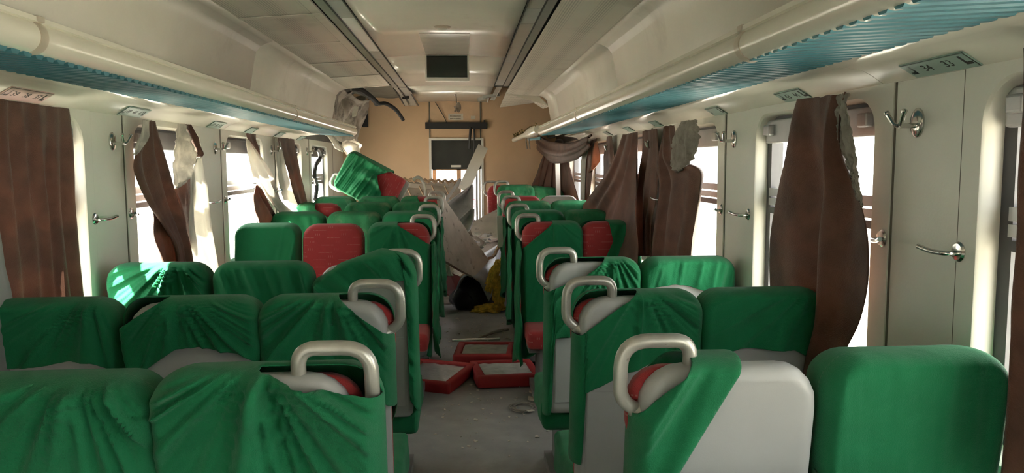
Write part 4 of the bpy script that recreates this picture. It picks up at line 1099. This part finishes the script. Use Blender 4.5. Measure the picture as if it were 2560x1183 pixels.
for k, dx_ in enumerate((0, 8)):
    wire('frayed_strip', [PY(1316 + dx_, 335, 9.3), PY(1315 + dx_, 352, 9.3), PY(1318 + dx_ * .8, 373, 9.3)], .008, M_LINDIRT, ('frayed cloth strip dangling under the broken rack end, ' + ('left one', 'right one')[k]), 'cloth strip')
# bits hanging under the right rack
for i, (pts_, w_) in enumerate((([(1385, 362), (1392, 352), (1404, 350), (1412, 362)], 'curved black'), ([(1366, 336), (1372, 344), (1386, 342), (1392, 336)], 'drooping black'))):
    wire('loose_wire', [PX(*p, 1.12) for p in pts_], .012, M_BLACK, w_ + ' wire loop under the right rack end', 'wire')

# ------------------------------------------------------------------ wreckage on the floor
def shard(name, pts, t, m, label, cat, cr=None, smooth=False, group=None):
    bm = bmesh.new(); plate(bm, [PY(*p) for p in pts], t)
    if cr: crumple(bm, cr[0], cr[1], cr[2], cr[3])
    o = mk(name, bm, m, None, smooth, angle=30); tag(o, label, cat, group); return o
# corrugated beige partition behind the left seats
o = empty('fallen_partition', PY(1060, 500, 9.0), 'fallen beige partition with a scalloped top edge behind the left seats', 'partition')
bm = bmesh.new(); plate(bm, [PY(1000, 455, 9.3), PY(1150, 455, 9.7), PY(1150, 640, 9.3), PY(1000, 640, 9.0)], .03); mk('board', bm, M_PLY, o)
for k in range(9):
    x = 1002 + k * 17
    bm = bmesh.new(); tube(bm, [PY(x, 452 + k * .6, 9.1), PY(x + 9, 447 + k * .6, 9.1), PY(x + 19, 455 + k * .6, 9.1)], .018, 8); mk('scallop', bm, M_WOOD, o, True)
bm = bmesh.new(); bar(bm, PY(1012, 462, 9.1), PY(1140, 474, 9.15), .04, .05); mk('rail', bm, M_PLY, o)
for k in range(4):
    x = 1015 + k * 32
    bm = bmesh.new(); bar(bm, PY(x, 464, 9.1), PY(x + 26, 520, 9.0), .012, .012); mk('crease', bm, M_WOOD, o)
wire('bent_steel_tube', [PY(1032, 450, 8.9), PY(1046, 443, 8.9), PY(1058, 455, 8.9), PY(1064, 480, 8.8), PY(1067, 510, 8.7)], .017, M_STEEL, 'bent steel tube looped in front of the fallen partition', 'steel tube')
# tan board lying against the rubble, tilted boards
shard('tilted_board', [(1100, 490, 7.5), (1112, 492, 7.6), (1170, 585, 7.9), (1222, 652, 8.0), (1186, 694, 7.7), (1105, 650, 7.2)], .03, M_PLY, 'large dusty tan board tilted against the left seats', 'board', (4, .02, 3, 1))
shard('tilted_board', [(1175, 560, 9.2), (1248, 520, 9.4), (1250, 592, 8.9), (1215, 600, 8.8), (1180, 585, 9.0)], .03, M_PLY, 'tan board sloping up to the doorway on the right', 'board', (4, .02, 3, 5))
shard('floor_board', [(1165, 592, 8.9), (1252, 580, 9.1), (1250, 640, 8.6), (1215, 640, 8.6), (1180, 615, 8.7)], .02, mat('dark_board', (.30, .25, .21), .8, var=.2), 'dark dusty board under the paper scraps', 'board', (4, .03, 4, 7))
# heap of broken lining filling the aisle in front of the doorway
bm = bmesh.new(); nx_, ny_ = 22, 34; g = []
for j in range(ny_ + 1):
    y = 8.15 + (YE - .03 - 8.15) * j / ny_; row = []
    for i in range(nx_ + 1):
        x = -.40 + .76 * i / nx_; t_ = min(1, (y - 8.15) / 1.1)
        h = (.18 + .62 * t_) * (.75 + .35 * noise.noise(Vector((x * 3, y * 2.2, 1)))) + .09 * noise.noise(Vector((x * 9, y * 8, 2))) - .25 * max(0, (x - .1)) * t_
        row.append(bm.verts.new((x, y, fl(y) + max(.01, h * min(1, j / 3)))))
    g.append(row)
for r0, r1 in zip(g, g[1:]):
    for k in range(nx_): bm.faces.new((r0[k], r0[k + 1], r1[k + 1], r1[k]))
for e in [g[0], g[-1], [r_[0] for r_ in g], [r_[-1] for r_ in g]]:
    lo = [bm.verts.new((v.co.x, v.co.y, fl(v.co.y))) for v in e]
    for k in range(len(e) - 1): bm.faces.new((e[k], e[k + 1], lo[k + 1], lo[k]))
o = mk('rubble_heap', bm, mat('rubble', (.33, .28, .23), .9, var=.35, vs_=9, bump=.6, bs=40), None, False); tag(o, 'heap of broken lining and dust filling the aisle before the doorway', 'rubble', kind='stuff')
# the two dished grey panels
def dished(pts, Y, depth, label, seedv):
    bm = bmesh.new(); P_ = [PY(x, y, Y) for x, y in pts]; c = sum(P_, Vector()) / len(P_); c.y += depth
    c.y -= depth
    ring = [[c + (p - c) * f + Vector((0, depth * (1 - f * f), 0)) for p in P_] for f in (1, .8, .6, .4, .2)]
    rv = [[bm.verts.new(p) for p in r] for r in ring]; m_ = len(P_)
    for r0, r1 in zip(rv, rv[1:]):
        for k in range(m_): bm.faces.new((r0[k], r0[(k + 1) % m_], r1[(k + 1) % m_], r1[k]))
    bm.faces.new(rv[-1])
    o = mk('dented_panel', bm, M_PANELG, None, True, angle=60); solid(o, .02, 0); tag(o, label, 'panel'); return o
dished([(1108, 528), (1118, 508), (1140, 492), (1165, 474), (1181, 460), (1183, 470), (1183, 500), (1182, 522), (1165, 545), (1135, 562), (1120, 566), (1106, 550)], 8.7, .12, 'large dished grey panel leaning in the aisle before the doorway', 1)
dished([(1118, 566), (1150, 548), (1178, 521), (1186, 524), (1184, 550), (1174, 575), (1156, 592), (1140, 584)], 8.5, .08, 'smaller curved grey panel under the dished one in the aisle', 2)
# fallen light fitting and metal struts
def strut(p, q, w, h, m, label, cat, inner=None):
    o = empty('fallen_strut' if inner is None else 'fallen_light_fitting', (PY(*q)), label, cat)
    bm = bmesh.new(); a, b = PY(*p), PY(*q); bar(bm, a, b, w, h, (0, 1, 0)); mk('beam', bm, m, o)
    if inner:
        d = (b - a).normalized(); off = Vector((0, -h * .0 - .035, 0))
        bm = bmesh.new(); bar(bm, a + d * .04 + off, b - d * .04 + off, w * .6, .012, (0, 1, 0)); mk('diffuser', bm, inner, o)
    return o
strut((1206, 370, 9.55), (1160, 472, 8.95), .13, .06, M_WHITE, 'broken light fitting standing diagonally in the doorway', 'light fitting', mat('brown_tray', (.30, .21, .15), .6))
strut((1150, 450, 8.9), (1108, 512, 8.5), .035, .04, M_ALU, 'thin metal strut leaning left of the broken light fitting', 'strut')
strut((1140, 452, 8.95), (1132, 480, 8.8), .02, .03, M_WOOD, 'short splintered stick beside the thin metal strut', 'stick')
strut((1249, 540, 7.3), (1252, 618, 7.3), .055, .03, M_WHITE, 'white upright trim strip standing beside the right aisle seats', 'trim strip')
strut((1393, 388, 8.9), (1396, 500, 8.9), .05, .04, M_WHITE, 'pale wall post left standing between the far dark curtains', 'post')
# curved blue-grey sheet with a black gap under it
bm = bmesh.new(); g = []
for j in range(9):
    f = j / 8; row = []
    Lp = [(1132, 745, 7.6), (1150, 700, 7.6), (1172, 686, 7.65), (1200, 706, 7.75), (1222, 752, 7.8)]
    Rp = [(1172, 668, 8.3), (1200, 640, 8.4), (1225, 625, 8.45), (1250, 610, 8.5), (1256, 690, 8.3)]
    for k in range(13):
        t_ = k / 12 * 4; i0 = min(int(t_), 3); ff = t_ - i0
        a = PY(*Lp[i0]).lerp(PY(*Lp[i0 + 1]), ff); b = PY(*Rp[i0]).lerp(PY(*Rp[i0 + 1]), ff)
        row.append(bm.verts.new(a.lerp(b, f)))
    g.append(row)
for r0, r1 in zip(g, g[1:]):
    for k in range(12): bm.faces.new((r0[k], r0[k + 1], r1[k + 1], r1[k]))
o = mk('arched_sheet', bm, M_SHEET, None, True, angle=50); solid(o, .012); tag(o, 'arched blue-grey metal sheet over a black gap in the aisle', 'metal sheet')
bm = bmesh.new(); bar(bm, PY(1110, 738, 7.5), PY(1190, 655, 7.9), .03, .025); bar(bm, PY(1190, 655, 7.9), PY(1230, 645, 8.1), .03, .025); bar(bm, PY(1230, 645, 8.1), PY(1260, 600, 8.2), .03, .02)
crumple(bm, 4, .02, 12, 2); o = mk('splintered_edge', bm, M_WOOD); tag(o, 'splintered wooden edging along the wreckage in the aisle', 'wood strip')
shard('red_panel', [(1110, 700, 7.3), (1122, 680, 7.4), (1152, 692, 7.5), (1140, 722, 7.4), (1124, 738, 7.25), (1110, 730, 7.2)], .02, M_REDP, 'dark red board at the foot of the left aisle wreckage', 'board')
shard('white_rag', [(1113, 655, 7.25), (1125, 662, 7.2), (1133, 690, 7.2), (1120, 688, 7.2), (1112, 680, 7.2)], .01, M_PAPER, 'white rag caught beside the left aisle seats', 'rag', (4, .04, 9, 1))
# shade of the gap under the sheet, put in as a black mass
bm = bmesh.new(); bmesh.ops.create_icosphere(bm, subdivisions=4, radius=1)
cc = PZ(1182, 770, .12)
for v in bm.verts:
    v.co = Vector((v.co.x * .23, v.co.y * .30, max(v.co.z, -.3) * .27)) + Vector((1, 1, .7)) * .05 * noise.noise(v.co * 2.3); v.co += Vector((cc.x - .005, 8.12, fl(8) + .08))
o = mk('gap_shade', bm, M_BLACK, None, True); tag(o, 'black mass painted in for the shade under the arched sheet in the aisle', 'bundle')
# yellow insulation
def tuft(cx, cy, Y, sx_, sy_, sz_, label, seedv, tilt=0):
    bm = bmesh.new(); bmesh.ops.create_icosphere(bm, subdivisions=5, radius=1); c = PY(cx, cy, Y)
    for v in bm.verts:
        n_ = v.co.normalized(); k = 1 + .45 * noise.noise(n_ * 2.4 + Vector((seedv, 0, 0))) + .28 * noise.noise(n_ * 7 + Vector((0, seedv, 0))) + .12 * noise.noise(n_ * 18)
        p = Vector((n_.x * sx_ * k, n_.y * sy_ * k, n_.z * sz_ * k)); p = Matrix.Rotation(tilt, 3, 'Y') @ p
        v.co = c + p
    o = mk('insulation_tuft', bm, M_INSUL, None, True, angle=0); tag(o, label, 'insulation', 'torn yellow insulation'); return o
tuft(1233, 690, 7.7, .045, .05, .16, 'upright torn yellow insulation tuft beside the right aisle seats', 1, .35)
tuft(1246, 735, 7.75, .05, .06, .17, 'brownish yellow insulation hanging behind the upright tuft', 3, -.1)
tuft(1222, 772, 7.8, .16, .10, .045, 'flat yellow insulation clump on the aisle floor', 5, -.08)
tuft(1249, 660, 7.7, .05, .05, .03, 'small yellow insulation scrap above the upright tuft', 7)
# paper scraps
for k in range(16):
    px_, py_ = 1172 + rnd.random() * 48, 582 + rnd.random() * 40; Yk = 8.2 + rnd.random() * .2
    a = rnd.uniform(0, 6.28); w_ = rnd.uniform(6, 16); h_ = rnd.uniform(3, 8)
    pts = [(px_ + w_ * math.cos(a + t_) * q_, py_ + h_ * math.sin(a + t_) * q_, Yk + rnd.uniform(-.05, .05)) for t_, q_ in ((0, 1), (1.5, .8), (2.9, 1), (4.4, .9))]
    bm = bmesh.new(); plate(bm, [PY(*p) for p in pts], .004); crumple(bm, 2, .02, 14, k)
    o = mk('paper_scrap', bm, M_PAPER if k % 3 else M_PANELG); tag(o, 'crumpled scrap in the pale paper heap on the aisle wreckage', 'paper scrap', 'paper heap on the wreckage')

# red seat cushions thrown upside down on the floor
def floor_cushion(px_, py_, rot, tilt, base, label, sz=(.46, .46, .09), z=.0):
    c = PZ(px_, py_, .10 + z)
    r = empty('seat_cushion', (c.x, c.y, fl(c.y) + z), label, 'seat cushion', 'loose red seat cushions on the floor', (tilt[0], tilt[1], rot))
    a, b, h = sz[0] / 2, sz[1] / 2, sz[2]
    bm = bmesh.new()
    rim = .055
    for x0, x1, y0, y1 in ((-a, a, -b, -b + rim), (-a, a, b - rim, b), (-a, -a + rim, -b + rim * .6, b - rim * .6), (a - rim, a, -b + rim * .6, b - rim * .6)):
        t_ = rbox(x0, x1, y0, y1, 0, h, .018, 3); me = bpy.data.meshes.new('t'); t_.to_mesh(me); t_.free(); bm.from_mesh(me); bpy.data.meshes.remove(me)
    for v in bm.verts: v.co += Vector((noise.noise(v.co * 9), noise.noise(v.co * 9 + Vector((5, 0, 0))), .6 * noise.noise(v.co * 8 + Vector((0, 7, 0))))) * .012
    mk('upholstery', bm, M_REDRAW, r, True, local=True)
    bm = bx(-a + rim * .8, a - rim * .8, -b + rim * .8, b - rim * .8, h * .35, h * .82); bmesh.ops.subdivide_edges(bm, edges=list(bm.edges), cuts=6, use_grid_fill=True)
    for v in bm.verts: v.co.z += .012 * noise.noise(v.co * 11 + Vector((rot, 0, 0)))
    mk('base_plate', bm, base, r, True, local=True)
    return r
floor_cushion(1262, 915, .12, (0, .02), M_CUSHB, 'upturned red cushion with crumpled grey base, right one in the aisle')
floor_cushion(1212, 872, -.10, (0, 0), M_CUSHB, 'upturned red cushion with dusty grey base, rear one in the aisle', z=.0)
floor_cushion(1085, 922, -.42, (.08, 0), M_FOIL, 'upturned red cushion with shiny foil base beside the left seats')
wire('steel_rod', [PZ(1130, 852, .06), PZ(1170, 850, .06), PZ(1250, 848, .06)], .012, M_CHROME, 'shiny steel rod lying across the aisle behind the cushions', 'rod')
wire('grey_band', [PZ(1192, 848, .05), PZ(1215, 838, .06), PZ(1245, 828, .06), PZ(1270, 824, .05)], .014, M_LINDIRT, 'grey curved band lying on the floor behind the cushions', 'band')
# wire coil
bm = bmesh.new(); c = PZ(1308, 1021, .006)
tube(bm, [c + Vector((math.cos(t_ * .5) * (.075 + .018 * math.sin(t_ * .37)), math.sin(t_ * .5) * (.085 + .015 * math.cos(t_ * .29)), .003 + .0008 * t_ / 4)) for t_ in range(64)], .0032, 6)
o = mk('wire_coil', bm, mat('grey_wire', (.24, .22, .19), .5), None, True); tag(o, 'small coil of grey wire on the aisle floor', 'wire coil')
# litter
def scrap(px_, py_, size, m, label, seedv, thick=.004):
    c = PZ(px_, py_, .012); bm = bmesh.new(); rr = random.Random(seedv); n_ = 6
    pts = [c + Vector((math.cos(k * 6.28 / n_) * size * rr.uniform(.5, 1.1), math.sin(k * 6.28 / n_) * size * rr.uniform(.5, 1.1), rr.uniform(0, .01) + fl(c.y))) for k in range(n_)]
    plate(bm, pts, thick, (0, 0, 1)); o = mk('litter_piece', bm, m); tag(o, label, 'litter', 'larger litter on the aisle floor'); return o
scrap(1075, 967, .06, mat('cardboard', (.50, .38, .20), .8), 'yellowish cardboard scrap in front of the foil cushion', 3, .01)
scrap(1136, 966, .02, M_PAPER, 'small white scrap right of the cardboard piece', 5)
scrap(1326, 1029, .03, M_PAPER, 'white splinter beside the wire coil', 6)
scrap(1190, 1105, .018, M_PAPER, 'white chip in the middle of the near aisle floor', 8)
scrap(1172, 1118, .015, M_PAPER, 'tiny white chip left of the middle of the near aisle', 9)
for k, (x, y) in enumerate(((1330, 985), (1338, 992), (1328, 1000), (1342, 980), (1336, 1003), (1345, 997))):
    scrap(x, y, .035, mat('plaster_%d' % k, (.55, .47, .36), .85), 'broken beige plaster flake in the pile beside the right seats', 20 + k, .012)
bm = bmesh.new()
for k in range(420):
    px_ = rnd.uniform(1060, 1400); py_ = rnd.choice((rnd.uniform(800, 1150), rnd.uniform(790, 900), rnd.uniform(790, 1000)))
    c = PZ(px_, py_, .003); s_ = rnd.uniform(.003, .013) * (1 if rnd.random() < .9 else 1.8)
    a = rnd.uniform(0, 6.28); z0 = fl(c.y) + .002
    q = [Vector((c.x + math.cos(a + t_) * s_ * rnd.uniform(.4, 1.2), c.y + math.sin(a + t_) * s_ * rnd.uniform(.4, 1.3), z0 + rnd.uniform(0, .006))) for t_ in (0, 1.6, 3.1, 4.6)]
    bm.faces.new([bm.verts.new(v) for v in q])
o = mk('floor_crumbs', bm, M_PAPER, None, origin=(.05, 6, 0)); solid(o, .003); tag(o, 'scattered crumbs and chips of plaster on the aisle floor', 'debris', kind='stuff')
# broken rubber frame in the last left window
wire('torn_window_seal', [PX(790, 372, XL + .02), PX(797, 378, XL + .03), PX(800, 396, XL + .03), PX(790, 412, XL + .03), PX(786, 440, XL + .03), PX(792, 465, XL + .03), PX(788, 500, XL + .03)], .022, M_GASK, 'torn dark window seal hanging in the last left window', 'window seal')
